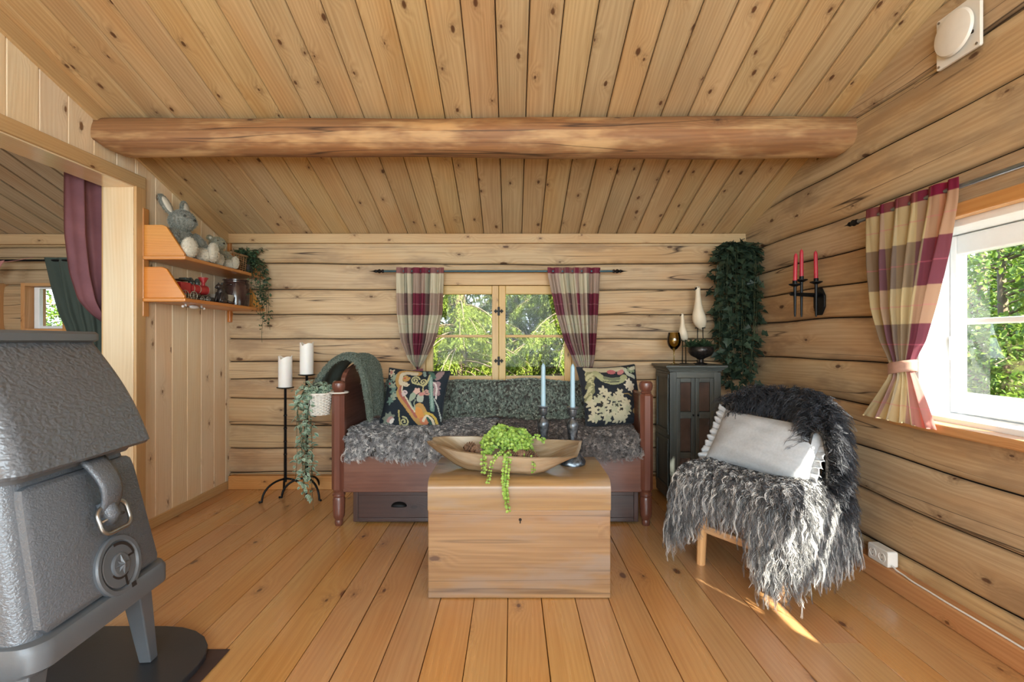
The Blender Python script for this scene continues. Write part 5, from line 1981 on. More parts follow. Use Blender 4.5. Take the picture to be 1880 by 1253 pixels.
def bead_vine(pts, n, size):
    P = np.asarray(pts, float)
    tq = np.linspace(0, 1, 20)
    C = np.stack([np.interp(tq, np.linspace(0, 1, len(P)), P[:, i]) for i in range(3)], -1)
    for _ in range(2):
        C[1:-1] = (C[:-2] + 2 * C[1:-1] + C[2:]) / 4
    ms.tube(C, 0.0009, 4)
    q = np.repeat(np.linspace(0.08, 1, n), 2)
    pos = np.stack([np.interp(q, tq, C[:, i]) for i in range(3)], -1)
    tan = unit(np.stack([np.gradient(C[:, i]) for i in range(3)], -1))
    tp = np.stack([np.interp(q, tq, tan[:, i]) for i in range(3)], -1)
    sd = unit(np.cross(tp, np.array([0.2, -1, 0.3])))
    sg = np.tile([1, -1], n)[:, None]
    d = unit(sd * sg + tp * 0.25 + RNG.normal(0, 0.25, (2 * n, 3)))
    leaves(ml, pos, d, unit(np.array([0, -0.7, 0.6]) + RNG.normal(0, 0.35, (2 * n, 3))), size * RNG.uniform(0.8, 1.15, 2 * n), 0.95, fold=0.3, droop=0.1)


for i in range(78):
    a = RNG.uniform(0, 2 * PI)
    e = RNG.uniform(0.15, 1.0)
    r = 0.118 * math.sqrt(1 - (e - 0.15) ** 2 * 0.9) * RNG.uniform(0.75, 1.05)
    top_ = np.array([r * math.cos(a), 0.75 * r * math.sin(a), 0.03 + 0.105 * e * RNG.uniform(0.75, 1.05)])
    mid = top_ * 0.55 + (0, 0, 0.05)
    end = top_ + np.array([0.016 * math.cos(a), 0.012 * math.sin(a), -RNG.uniform(0.01, 0.04)])
    bead_vine([(0, 0, 0), mid, top_, end], 12, 0.0155)


def wp(px, py, y):
    return W(px, py, y) - PC


bead_vine([(0, -0.05, 0.02), wp(890, 800, 2.12), wp(886, 830, 2.09), wp(887, 867, 2.09)], 14, 0.013)
bead_vine([(0, -0.05, 0.02), wp(893, 805, 2.13), wp(889, 840, 2.10), wp(890, 862, 2.10)], 12, 0.013)
bead_vine([(0, -0.06, 0.0), wp(918, 830, 2.10), wp(905, 845, 2.07), wp(899, 868, 2.065), wp(896, 886, 2.065)], 17, 0.011)
bead_vine([(0, -0.06, 0.02), wp(930, 838, 2.08), wp(925, 872, 2.055), wp(926, 905, 2.055), wp(934, 938, 2.055)], 26, 0.0145)
bead_vine([(0.01, -0.06, 0.02), wp(935, 832, 2.09), wp(932, 865, 2.06), wp(928, 895, 2.05), wp(931, 915, 2.05)], 22, 0.0145)
bead_vine([(0.02, -0.06, 0.02), wp(978, 840, 2.08), wp(980, 852, 2.06), wp(979, 867, 2.06)], 9, 0.011)
bead_vine([(0.05, 0, 0.05), wp(978, 800, 2.2), wp(990, 803, 2.18), wp(999, 810, 2.17)], 9, 0.014)
ml.obj('foliage', M['pearl'], sp)
ms.obj('stem', M['stem'], sp)

# pine cones in the trough
M['cone'] = plain('pine_cone', (142, 110, 84), 0.75, 0, 0.3, 60, c2=(84, 60, 46))


def cone_mesh(L, r):
    mb = MB()
    mb.ball((0, 0, 0), (L * 0.46, r * 0.45, r * 0.45), 12, 10)
    n = 62
    for i in range(n):
        f = (i + 0.5) / n
        a = i * 2.39996
        x = -L * 0.48 + L * 0.98 * f
        rad = r * (math.sin(PI * (0.12 + 0.83 * f)) ** 0.7)
        b = np.array([x - 0.1 * r, 0.45 * rad * math.cos(a), 0.45 * rad * math.sin(a)])
        o_ = unit(np.array([0, math.cos(a), math.sin(a)]))
        s_ = np.cross(o_, [1, 0, 0])
        tip = b + o_ * rad * 0.80 + np.array([0.22 * r, 0, 0])
        w = 0.30 * r * (0.5 + 0.5 * rad / r)
        th = np.array([0.10 * r, 0, 0])
        V = [b - s_ * w * 0.5, b + s_ * w * 0.5, tip - o_ * 0.12 * r + s_ * w, tip, tip - o_ * 0.12 * r - s_ * w]
        V = V + [v - th for v in V]
        mb.add(np.array(V), [[0, 1, 2, 3, 4], [9, 8, 7, 6, 5], [2, 7, 8, 3], [3, 8, 9, 4], [1, 6, 7, 2], [4, 9, 5, 0]])
    return mb


base = None
cones = [(-0.150, 0.0, 0.086, 20, 'pine cone at the far left inside the dough trough'), (-0.105, -0.035, 0.085, 75, 'second pine cone from the left inside the dough trough'),
         (0.060, -0.088, 0.086, -35, 'pine cone just right of the trailing stems in the dough trough'), (0.108, -0.070, 0.085, 50, 'dark pine cone between two others at the right of the trough'),
         (0.150, -0.070, 0.086, -15, 'light brown pine cone nearest the right end of the dough trough')]
for i, (x, y, z, rz_, lb) in enumerate(cones):
    if base is None:
        base = cone_mesh(0.062, 0.026).obj('pine_cone', M['cone'])
        c_ = base
    else:
        c_ = base.copy()
        COL.objects.link(c_)
    v = TRM @ Vector((x, y, z))
    c_.location = v
    c_.rotation_euler = (0.4 * i, 0.15, math.radians(rz_))
    tag(c_, lb, 'pine cone', 'pine cones in the dough trough')

# candlesticks and blue taper candles
M['pewter'] = plain('dark_pewter', (126, 134, 142), 0.34, 0.75, 0.3, 40, 0.35, 70, c2=(30, 34, 38))
M['bluewax'] = plain('blue_wax', (150, 182, 198), 0.4, var=0.03, sss=0.25)
stick = [(0.0, 0.0), (0.060, 0.0), (0.062, 0.008), (0.056, 0.020), (0.046, 0.034), (0.034, 0.050), (0.023, 0.064), (0.015, 0.075), (0.018, 0.10), (0.022, 0.135), (0.0275, 0.175), (0.0285, 0.188), (0.022, 0.204),
         (0.012, 0.214), (0.010, 0.222), (0.016, 0.228), (0.0195, 0.234), (0.0205, 0.262), (0.030, 0.268), (0.030, 0.272), (0.0135, 0.272), (0.0125, 0.250), (0.0, 0.250)]
cs = None
for (x, y, lb, lc) in ((0.152, 2.385, 'ornate dark pewter candlestick standing behind the trough', 'light blue taper candle in the rear candlestick, left of the other taper'),
                       (0.290, 2.345, 'ornate dark pewter candlestick at the right end of the trough', 'light blue taper candle in the candlestick at the right end of the trough')):
    if cs is None:
        mb = MB()
        k = mb.mark()
        mb.lathe(stick, 40, wob=lambda a, z: 1 + 0.07 * np.sin(5 * a) * ((z > 0.005) & (z < 0.2)) * (0.5 + 0.5 * np.sin(z * 60)) + 0.025 * np.sin(11 * a + 40 * z) * ((z > 0.003) & (z < 0.21)))
        cs = mb.obj('candlestick', M['pewter'], smooth='auto', angle=45)
        o = cs
        mb = MB()
        mb.lathe([(0.0118, 0.0), (0.0118, 0.02), (0.0105, 0.20), (0.0098, 0.212), (0.005, 0.224), (0.0, 0.227)], 20)
        mb.tube([(0, 0, 0.224), (0.001, 0, 0.231)], 0.0009, 5)
        tp = mb.obj('taper_candle', M['bluewax'], smooth='auto')
        o2 = tp
    else:
        o, o2 = cs.copy(), tp.copy()
        COL.objects.link(o)
        COL.objects.link(o2)
    o.location = (x, y, ZT + 0.0005)
    o2.location = (x, y, ZT + 0.2515)
    tag(o, lb, 'candlestick', 'pewter candlesticks on the chest')
    tag(o2, lc, 'candle', 'blue taper candles')
# ------------------------------------------------------------------ dark corner cabinet and what stands on it
M['cab'] = wood('dark_green_black_paint', (76, 80, 76), (48, 52, 50), (28, 28, 28), 0.4, 40, 0.2, 1.0, 0.03, 0.1, patch=(96, 98, 90), patch_amt=0.55, spec=0.5)
M['cabpane'] = plain('brown_glazed_panel', (86, 66, 56), 0.2, 0, 0.3, 6, c2=(52, 42, 38), spec=0.6)
CA = thing('corner_cabinet', 'tall narrow dark green-black cabinet with panelled doors and moulded top in the corner', 'cabinet', (1.235, 3.46, 0))
hw_, fy, by_ = 0.172, -0.16, 0.155
mb = MB()
for s in (-1, 1):
    mb.box((s * (hw_ - 0.011), 0, 0.455), (0.022, by_ - fy, 0.87), 'z', 2 + s)
mb.box((0, by_ - 0.008, 0.455), (2 * hw_ - 0.04, 0.014, 0.87), 'z', 8)
mb.box((0, 0, 0.885), (2 * hw_ - 0.04, by_ - fy, 0.02), 'x', 9)
mb.box((0, 0, 0.05), (2 * hw_ - 0.04, by_ - fy, 0.02), 'x', 10)
mb.obj('body', M['cab'], CA, bevel=0.002)
for z_a, z_b in ((0.10, 0.42), (0.48, 0.86)):
    mb = MB()
    for yy in (fy + 0.03, by_ - 0.045):
        mb.box((-hw_ - 0.004, yy + 0.01, (z_a + z_b) / 2), (0.008, 0.03, z_b - z_a), 'z', 3)
    for zq in (z_a, z_b):
        mb.box((-hw_ - 0.004, 0, zq), (0.008, by_ - fy - 0.03, 0.03), 'y', 4)
    mb.obj('side_moulding', M['cab'], CA, bevel=0.003)
mb = MB()
for (z0_, z1_, o_) in ((0.893, 0.905, 0.006), (0.905, 0.915, 0.018), (0.915, 0.922, 0.026), (0.922, 0.937, 0.034)):
    mb.box((0, -o_ / 2, (z0_ + z1_) / 2), (2 * hw_ + 2 * o_, by_ - fy + o_, z1_ - z0_), 'x', 6)
mb.obj('cornice', M['cab'], CA, bevel=0.003)
mb = MB()
mb.box((0, fy - 0.004, 0.035), (2 * hw_ + 0.012, 0.02, 0.07), 'x', 6)
mb.obj('plinth', M['cab'], CA, bevel=0.003)
mb = MB()
mb.box((-hw_ + 0.0225, fy + 0.009, 0.48), (0.045, 0.018, 0.82), 'z', 3)
mb.box((hw_ - 0.0225, fy + 0.009, 0.48), (0.045, 0.018, 0.82), 'z', 4)
mb.box((0, fy + 0.009, 0.872), (2 * hw_ - 0.09, 0.018, 0.04), 'x', 5)
mb.obj('face_frame', M['cab'], CA, bevel=0.002)
for s in (-1, 1):
    dx0, dx1 = (-hw_ + 0.046, -0.001) if s < 0 else (0.001, hw_ - 0.046)
    mb = MB()
    frame4(mb, dx0, dx1, 0.075, 0.851, fy + 0.002, fy + 0.02, 0.026, 0.026, 0.03, 0.035)
    mb.box(((dx0 + dx1) / 2, fy + 0.011, 0.60), (dx1 - dx0 - 0.052, 0.018, 0.045), 'x', 4)
    mb.box(((dx0 + dx1) / 2, fy + 0.011, 0.33), (dx1 - dx0 - 0.052, 0.018, 0.04), 'x', 4)
    dd_ = mb.obj('door', M['cab'], CA, bevel=0.003)
    for (za, zb2) in ((0.112, 0.31), (0.352, 0.577), (0.625, 0.82)):
        mb = MB()
        mb.box(((dx0 + dx1) / 2, fy + 0.016, (za + zb2) / 2), (dx1 - dx0 - 0.054, 0.008, zb2 - za), 'z', 3)
        mb.obj('panel', M['cabpane'], dd_, bevel=0.001)
    mb = MB()
    mb.ball((s * 0.016, fy - 0.006, 0.60), (0.007, 0.009, 0.007), 12, 8)
    mb.obj('knob', M['iron'], dd_, smooth=True)
CT = 0.9375

M['amber'] = glassmat('olive_amber_glass', (0.80, 0.72, 0.42), 0.03, 1.3)
gb = MB()
gp = [(0.038, 0.0), (0.038, 0.003), (0.010, 0.008), (0.0045, 0.016), (0.004, 0.085), (0.007, 0.098), (0.022, 0.108), (0.040, 0.130), (0.0475, 0.158), (0.046, 0.185), (0.038, 0.222),
      (0.0365, 0.222), (0.0445, 0.185), (0.046, 0.158), (0.0385, 0.132), (0.021, 0.111), (0.0, 0.104)]
gb.lathe(gp, 36)
gb.xf(Matrix.Translation((1.130, 3.42, CT)))
tag(gb.obj('wine_goblet', M['amber'], smooth='auto', angle=60), 'olive-amber stemmed wine glass at the left end of the dark cabinet top', 'glass')

M['bird'] = plain('cream_bird_paint', (226, 214, 190), 0.5, 0, 0.05, 12)


def bird(name, label, x, y, s, rz):
    t = thing(name, label, 'figurine', (x, y, CT), rz, group='carved white birds on the cabinet')
    # local: bird looks along -x; body stands on two rods
    k = np.linspace(0, 1, 24)
    P = np.array([(0.050, 0, 0.235), (0.036, 0, 0.265), (0.012, 0, 0.305), (0.0, 0, 0.345), (-0.004, 0, 0.40), (-0.005, 0, 0.46), (-0.007, 0, 0.51), (-0.010, 0, 0.533), (-0.014, 0, 0.545)])
    R = np.array([0.008, 0.034, 0.049, 0.044, 0.028, 0.019, 0.0165, 0.018, 0.010])
    kk = np.linspace(0, 1, len(P))
    C = np.stack([np.interp(k, kk, P[:, i]) for i in range(3)], -1)
    Rr = np.interp(k, kk, R)
    for _ in range(2):
        Rr[1:-1] = (Rr[:-2] + 2 * Rr[1:-1] + Rr[2:]) / 4
        C[1:-1] = (C[:-2] + 2 * C[1:-1] + C[2:]) / 4
    mb = MB()
    mb.tube(C * s, Rr * s, 20)
    mb.obj('body', M['bird'], t, smooth=True)
    mb = MB()
    mb.tube([(-0.018 * s, 0, 0.535 * s), (-0.038 * s, 0, 0.524 * s), (-0.048 * s, 0, 0.512 * s)], [0.0075 * s, 0.0055 * s, 0.0015], 8)
    mb.obj('beak', M['black'], t, smooth=True)
    for sy in (-1, 1):
        mb = MB()
        mb.ball((-0.020 * s, sy * 0.0135 * s, 0.537 * s), 0.003 * s, 8, 6)
        mb.obj('eye', M['black'], t, smooth=True)
        mb = MB()
        mb.tube([(0.02 * s, sy * 0.024 * s, 0.0), (0.02 * s, sy * 0.020 * s, 0.29 * s)], 0.0032, 6)
        mb.obj('leg', M['iron'], t, smooth=True)
    mb = MB()
    mb.box((0.02 * s, 0, 0.252 * s), (0.012, 0.075 * s, 0.006))
    mb.obj('crossbar', M['iron'], t)
    mb = MB()
    mb.box((0.02 * s, 0, 0.002), (0.06 * s, 0.07 * s, 0.004))
    mb.obj('base', M['iron'], t, bevel=0.001)
    return t


bird('carved_bird', 'taller white carved bird on thin legs on the dark cabinet', 1.345, 3.535, 1.02, math.radians(35))
bird('carved_bird', 'smaller white carved bird between the amber glass and the taller bird', 1.228, 3.525, 0.66, math.radians(30))

M['pewterbowl'] = plain('hammered_dark_bowl', (70, 66, 64), 0.3, 0.7, 0.3, 60, 0.6, 45, c2=(34, 32, 32))
M['succ'] = leafmat('dark_green_spiky_leaf', (34, 52, 38), (64, 84, 58), 0.15, 0.4)
pb = thing('potted_succulent', 'dark spiky succulent in a footed hammered metal bowl on the dark cabinet', 'potted plant', (1.302, 3.38, CT))
mb = MB()
mb.lathe([(0.04, 0), (0.042, 0.006), (0.018, 0.018), (0.015, 0.034), (0.03, 0.044), (0.066, 0.062), (0.084, 0.088), (0.086, 0.108), (0.079, 0.124), (0.074, 0.124), (0.079, 0.108), (0.074, 0.09), (0, 0.085)], 36)
mb.obj('bowl', M['pewterbowl'], pb, smooth='auto')
ml = MB()
for (cx0, cy0) in ((0, 0), (-0.045, 0.01), (0.045, -0.01), (-0.085, -0.02), (0.0, -0.045)):
    n = 26
    a = np.arange(n) * 2.39996
    e = np.linspace(0.2, 1.35, n)
    d = np.stack([np.cos(a) * np.sin(e), np.sin(a) * np.sin(e), np.cos(e)], -1)
    leaves(ml, np.tile([cx0, cy0, 0.118], (n, 1)), d, np.tile([0, 0, 1.0], (n, 1)) + d * 0.1, RNG.uniform(0.05, 0.075, n), 0.26, fold=0.6)
ml.obj('foliage', M['succ'], pb)

# tall hanging ivy in the corner
ti = thing('hanging_ivy', 'tall hanging bunch of dark ivy filling the back right corner', 'hanging plant', (1.575, 3.44, 1.76))
ml, ms = MB(), MB()
for i in range(58):
    a = RNG.uniform(0, 2 * PI)
    r = 0.145 * math.sqrt(RNG.uniform(0.1, 1))
    x, y = min(r * math.cos(a), 0.11), r * math.sin(a)
    L = RNG.uniform(0.5, 1.02)
    vine(ml, ms, [(0, 0, 0.0), (x * 0.5, y * 0.5, 0.012), (x, y, -0.06), (x * 1.05, y, -0.5 * L), (x * (0.95 - 0.45 * (L > 0.8)), y, -L)], int(44 * L), 0.064, sprd=0.030, lobes=True, width=0.95)
ml.obj('foliage', M['ivy_dark'], ti)
ms.obj('stem', M['stem'], ti)
mb = MB()
mb.tube([(0.12, 0.13, 0.085), (0.08, 0.08, 0.07), (0.03, 0.03, 0.03), (0, 0, 0)], 0.003, 6)
mb.obj('hook', M['iron'], ti, smooth=True)

# ------------------------------------------------------------------ wall sconce with three red candles
M['redwax'] = plain('dark_red_wax', (176, 44, 62), 0.45, var=0.05, sss=0.2)
WS = thing('wall_sconce', 'black iron three-armed wall sconce on the right log wall', 'sconce', (1.722, 2.735, 1.32))
mb = MB()
q = [(0.052 * math.cos(a), 0.082 * math.sin(a)) for a in np.linspace(0, 2 * PI, 8, endpoint=False) + PI / 8]
mb.ext((-0.012, 0, 0), (1, 0, 0), 0.012, (0, 1, 0), (0, 0, 1), q)
mb.obj('wall_plate', M['iron'], WS, bevel=0.003)
mb = MB()
mb.tube([(-0.010, 0, 0.035), (-0.175, -0.01, 0.042)], [0.012, 0.010], 4)
mb.obj('arm', M['iron'], WS)
cds = []
for (dx, dy, zc2, h_) in ((-0.150, -0.012, 0.093, 0.150), (-0.092, 0.025, 0.122, 0.152), (-0.038, -0.020, 0.105, 0.155)):
    mb = MB()
    mb.tube([(dx, dy, -0.085), (dx, dy, -0.07), (dx, dy, zc2 - 0.01)], [0.004, 0.006, 0.0085], 8)
    mb.lathe([(0.0, zc2 - 0.012), (0.012, zc2 - 0.010), (0.031, zc2), (0.032, zc2 + 0.004), (0.012, zc2 + 0.003), (0.012, zc2 + 0.022), (0, zc2 + 0.022)], 20, (dx, dy, 0))
    mb.obj('candle_cup', M['iron'], WS, smooth='auto')
    cds.append((1.722 + dx, 2.735 + dy, 1.32 + zc2 + 0.0225, h_))
base = None
for (x, y, z, h_), lb, tl in zip(cds, ('red taper candle farthest from the wall on the black sconce', 'red taper candle standing highest, in the middle of the black sconce', 'red taper candle nearest the wall on the black sconce'), (0.03, 0.0, -0.02)):
    if base is None:
        mb = MB()
        mb.lathe([(0.0105, 0), (0.0105, 0.01), (0.0095, 0.13), (0.0085, 0.142), (0.004, 0.150), (0, 0.151)], 18)
        mb.tube([(0, 0, 0.150), (0, 0, 0.158)], 0.001, 5)
        base = o = mb.obj('taper_candle', M['redwax'], smooth='auto')
    else:
        o = base.copy()
        COL.objects.link(o)
    o.location = (x, y, z)
    o.rotation_euler = (0, tl, 0)
    tag(o, lb, 'candle', 'red candles on the wall sconce')


# ------------------------------------------------------------------ curtains
def plaid(u, v, warp, weft, lines_u=(), lines_v=(), w=0.5, lc=(206, 160, 160)):
    def look(seq, t):
        out = np.zeros(t.shape + (3,))
        p = np.array([s[0] for s in seq])
        c = np.array([lin(s[1]) for s in seq])
        return c[np.clip(np.searchsorted(p, t, side='right') - 1, 0, len(p) - 1)]
    w = w(v)[..., None] if callable(w) else w
    c = (1 - w) * look(warp, u) + w * look(weft, v)
    for (t, wd) in lines_u:
        c[np.abs(u - t) < wd] = 0.6 * c[np.abs(u - t) < wd] + 0.4 * np.array(lin(lc))
    for (t, wd) in lines_v:
        c[np.abs(v - t) < wd] = 0.55 * c[np.abs(v - t) < wd] + 0.45 * np.array(lin(lc))
    hd = v < weft[1][0]
    c[hd] = 0.35 * c[hd] + 0.65 * np.array(lin(weft[0][1]))
    return np.concatenate([c, np.ones(c.shape[:2] + (1,))], -1)


def curtain(name, label, org, ax, nrm, ztab, ltab, rtab, amp, nf, colfun, mat, parent=None, nu=150, nv=190, ph=0.0, zmid=None):
    """cloth hung in folds: edges ltab/rtab (along ax) and fold depth amp tabled over heights ztab (top first)"""
    u = np.linspace(0, 1, nu)
    v = np.linspace(0, 1, nv)
    zt = np.array(ztab)
    z = zt[0] + (zt[-1] - zt[0]) * v
    sm = lambda tab: np.interp(-z, -zt, np.array(tab))
    l, r, a = sm(ltab), sm(rtab), sm(amp)
    for arr in (l, r, a):
        for _ in range(6):
            arr[1:-1] = (arr[:-2] + 2 * arr[1:-1] + arr[2:]) / 4
    U, V = np.meshgrid(u, v, indexing='ij')
    S = l[None] + (r - l)[None] * (U + 0.012 * np.sin(2 * PI * nf * U * 2 + ph) * np.sin(PI * U))
    off = a[None] * (np.sin(2 * PI * nf * U + ph + 0.7 * np.sin(3 * V)) + 0.35 * np.sin(4 * PI * nf * U + 2 * ph + 1.3) + 0.25 * np.sin(2 * PI * 0.5 * nf * U + ph))
    org, ax, nrm = (np.asarray(t, float) for t in (org, ax, nrm))
    hem = 0.006 * np.sin(2 * PI * nf * U + ph) * V ** 6
    X = org + S[..., None] * ax + off[..., None] * nrm + (z[None] + hem)[..., None] * np.array([0, 0, 1.0])
    L = ztab[0] - z
    mb = MB()
    mb.grid(X, uv=np.stack([U * 0.6, np.broadcast_to(L[None], U.shape)], -1), col=colfun(U, np.broadcast_to(L[None], U.shape)))
    o = mb.obj(name, mat, parent, smooth=True)
    if label:
        tag(o, label, 'curtain')
    return o


M['plaid'] = vcol('plaid_cloth', 0.85, 0.12, 2 * PI * 320, 0.25)
M['plaid_sheer'] = vcol('sunlit_plaid_cloth', 0.85, 0.12, 2 * PI * 320, 0.35)
wine, crm, grn, pnk, mauve, taupe = (126, 52, 72), (222, 216, 192), (92, 110, 98), (196, 142, 150), (150, 104, 118), (168, 156, 134)
weft_b = [(0.0, wine), (0.045, crm), (0.185, wine), (0.345, crm), (0.475, wine), (0.635, crm), (0.72, wine), (0.86, crm)]
warpL = [(0.0, crm), (0.16, grn), (0.24, crm), (0.30, grn), (0.36, wine), (0.62, grn), (0.72, crm), (0.93, taupe)]
warpR = [(0.0, mauve), (0.22, crm), (0.34, grn), (0.42, crm), (0.52, wine), (0.60, crm), (0.72, grn), (0.78, wine), (1.0, wine)]
lv = ((0.115, 0.0022), (0.265, 0.0022), (0.41, 0.0022), (0.555, 0.0022), (0.68, 0.002))
rod = thing('curtain_rod', 'blue-grey metal curtain rod with pointed finials over the back window', 'curtain rod', (-0.10, 3.565, 1.608))
mb = MB()
mb.tube([(-0.83, 0, 0), (0.83, 0, 0)], 0.0085, 12)
mb.obj('rod', M['greyrail'], rod, smooth='auto')
for s in (-1, 1):
    mb = MB()
    mb.lathe([(0.010, 0.0), (0.014, 0.012), (0.008, 0.02), (0.016, 0.034), (0.009, 0.05), (0.012, 0.06), (0.004, 0.08), (0.0, 0.115)], 12, axis='x')
    if s < 0:
        mb.xf(Matrix.Scale(-1, 4, (1, 0, 0)))
    mb.xf(Matrix.Translation((s * 0.83, 0, 0)))
    mb.obj('finial', M['iron'], rod, smooth='auto')
for s in (-0.72, 0.72):
    mb = MB()
    mb.box((s, 0.040, 0.0), (0.012, 0.08, 0.012))
    mb.box((s, 0.078, 0.0), (0.02, 0.006, 0.05))
    mb.obj('bracket', M['iron'], rod)
zt = [1.632, 1.608, 1.57, 1.30, 1.10, 0.96, 0.90, 0.86, 0.78]
cl_ = curtain('curtain', 'red and cream plaid curtain gathered at the left of the back window', (0, 3.545, 0), (1, 0, 0), (0, -1, 0), zt,
              [-0.836, -0.836, -0.838, -0.828, -0.80, -0.745, -0.69, -0.685, -0.72], [-0.492, -0.492, -0.492, -0.505, -0.555, -0.63, -0.672, -0.665, -0.62],
              [0.012, 0.014, 0.018, 0.026, 0.028, 0.018, 0.010, 0.012, 0.018], 5.5, lambda u, v: plaid(u, v, warpL, weft_b, ((0.49, 0.006),), lv), M['plaid'])
cr_ = curtain('curtain', 'red and cream plaid curtain gathered at the right of the back window', (0, 3.545, 0), (1, 0, 0), (0, -1, 0), zt,
              [0.256, 0.256, 0.258, 0.315, 0.375, 0.44, 0.475, 0.50, 0.47], [0.642, 0.642, 0.640, 0.628, 0.615, 0.60, 0.582, 0.58, 0.66],
              [0.012, 0.014, 0.018, 0.026, 0.028, 0.018, 0.010, 0.012, 0.018], 5.5, lambda u, v: plaid(u, v, warpR, weft_b, ((0.9, 0.006),), lv), M['plaid'], ph=1.2)
for o, xm in ((cl_, -0.681), (cr_, 0.537)):
    mb = MB()
    a = np.linspace(0, 2 * PI, 24, endpoint=False)
    X = np.stack([np.stack([xm + 0.036 * np.cos(a), 3.542 + 0.026 * np.sin(a), np.full(24, zz_) + 0.006 * np.cos(a)], -1) for zz_ in np.linspace(0.868, 0.895, 4)], 1)
    mb.grid(X, wrap=True)
    mb.obj('tieback', plain('tieback_cloth', (140, 80, 92), 0.9) if o is cl_ else bpy.data.materials['tieback_cloth'], o, smooth=True, solid=0.004)

# right-hand window
rod2 = thing('curtain_rod', 'grey metal curtain rod over the white right-hand window', 'curtain rod', (1.655, 1.36, 1.672))
mb = MB()
mb.tube([(0, -1.0, 0), (0, 0.98, 0)], 0.009, 12)
mb.obj('rod', plain('grey_steel_rod', (150, 158, 166), 0.3, 0.85, 0.05), rod2, smooth='auto')
mb = MB()
mb.lathe([(0.010, 0.0), (0.014, 0.012), (0.008, 0.02), (0.016, 0.034), (0.009, 0.05), (0.012, 0.06), (0.004, 0.08), (0.0, 0.105)], 12, axis='y')
mb.xf(Matrix.Translation((0, 0.98, 0)))
mb.obj('finial', M['iron'], rod2, smooth='auto')
for s in (-0.85, 0.90):
    mb = MB()
    mb.box((0.033, s, 0.0), (0.066, 0.012, 0.012))
    mb.obj('bracket', M['iron'], rod2)
dkm, bei, brd = (88, 66, 74), (196, 178, 138), (192, 44, 72)
weft_r = [(0.0, (120, 28, 62)), (0.042, bei), (0.20, dkm), (0.385, bei), (0.535, dkm), (0.70, (214, 200, 168)), (0.80, (208, 192, 160))]
warp_r = [(0.0, (178, 160, 120)), (0.10, bei), (0.17, mauve), (0.24, bei), (0.36, taupe), (0.42, bei), (0.62, mauve), (0.68, bei), (0.76, (150, 52, 78)), (0.83, brd), (0.90, (160, 70, 88)), (1.0, (160, 70, 88))]
zt = [1.705, 1.672, 1.62, 1.45, 1.25, 1.10, 1.03, 0.985, 0.94, 0.85, 0.755]
crt = curtain('curtain', 'large red and beige plaid curtain tied back beside the white right-hand window', (1.642, 0, 0), (0, -1, 0), (-1, 0, 0), zt,
              [-2.268, -2.268, -2.262, -2.245, -2.215, -2.165, -2.130, -2.115, -2.125, -2.19, -2.27],
              [-1.800, -1.800, -1.805, -1.845, -1.905, -1.955, -1.995, -2.010, -1.985, -1.94, -1.895],
              [0.010, 0.012, 0.016, 0.022, 0.022, 0.018, 0.012, 0.009, 0.014, 0.022, 0.026], 5.5,
              lambda u, v: plaid(u, v, warp_r, weft_r, ((0.86, 0.005),), ((0.29, 0.0025), (0.46, 0.002), (0.62, 0.0025), (0.12, 0.002), (0.88, 0.002)), lambda v: np.where(v > 0.69, 0.3, 0.6), (206, 110, 130)), M['plaid_sheer'], nu=190, nv=240)
mb = MB()
a = np.linspace(0, 2 * PI, 28, endpoint=False)
X = np.stack([np.stack([1.642 + 0.034 * np.sin(a), 2.062 + 0.064 * np.cos(a), np.full(28, zz_) - 0.012 * np.cos(a)], -1) for zz_ in np.linspace(0.965, 1.012, 5)], 1)
mb.grid(X, wrap=True)
mb.obj('tieback', plain('beige_tieback', (186, 148, 132), 0.9), crt, smooth=True, solid=0.004)

# ------------------------------------------------------------------ fur-covered chair by the right wall
M['chairw'] = wood('light_birch_chair', (222, 180, 128), (196, 148, 96), (120, 80, 50), 0.45, 50, 0.2, 1.0, 0.03)
CHM = Matrix.Translation((1.02, 2.235, 0)) @ Matrix.Rotation(math.atan2(-0.838, 0.545), 4, 'Z')
ch = thing('wooden_chair', 'light wooden chair with turned-out legs and a rounded back hidden under furs', 'chair', CHM.translation, math.atan2(-0.838, 0.545))
for x in (-0.19, 0.19):
    for y in (0.035, 0.385):
        mb = MB()
        mb.tube([(x * 1.06, y + (0.02 if y > 0.2 else -0.01), 0), (x, y, 0.42)], [0.021, 0.026], 10)
        mb.obj('leg', M['chairw'], ch, smooth='auto')
for (p, q) in (((-0.195, 0.03, 0.18), (0.195, 0.03, 0.18)), ((-0.195, 0.39, 0.18), (0.195, 0.39, 0.18)), ((-0.195, 0.03, 0.24), (-0.195, 0.39, 0.24)), ((0.195, 0.03, 0.24), (0.195, 0.39, 0.24))):
    mb = MB()
    c_ = (np.array(p) + np.array(q)) / 2
    d = np.abs(np.array(q) - np.array(p)) + np.array([0.022, 0.022, 0.036])
    mb.box(c_, d, 'x' if p[1] == q[1] else 'y', random.random() * 9)
    mb.obj('stretcher', M['chairw'], ch, bevel=0.004)
mb = MB()
mb.ext((0, 0, 0.42), (0, 0, 1), 0.03, (1, 0, 0), (0, 1, 0), [(-0.22, 0.01), (0.22, 0.01), (0.235, 0.2), (0.2, 0.36), (0.12, 0.43), (-0.12, 0.43), (-0.2, 0.36), (-0.235, 0.2)])
mb.obj('seat', M['chairw'], ch, bevel=0.008)


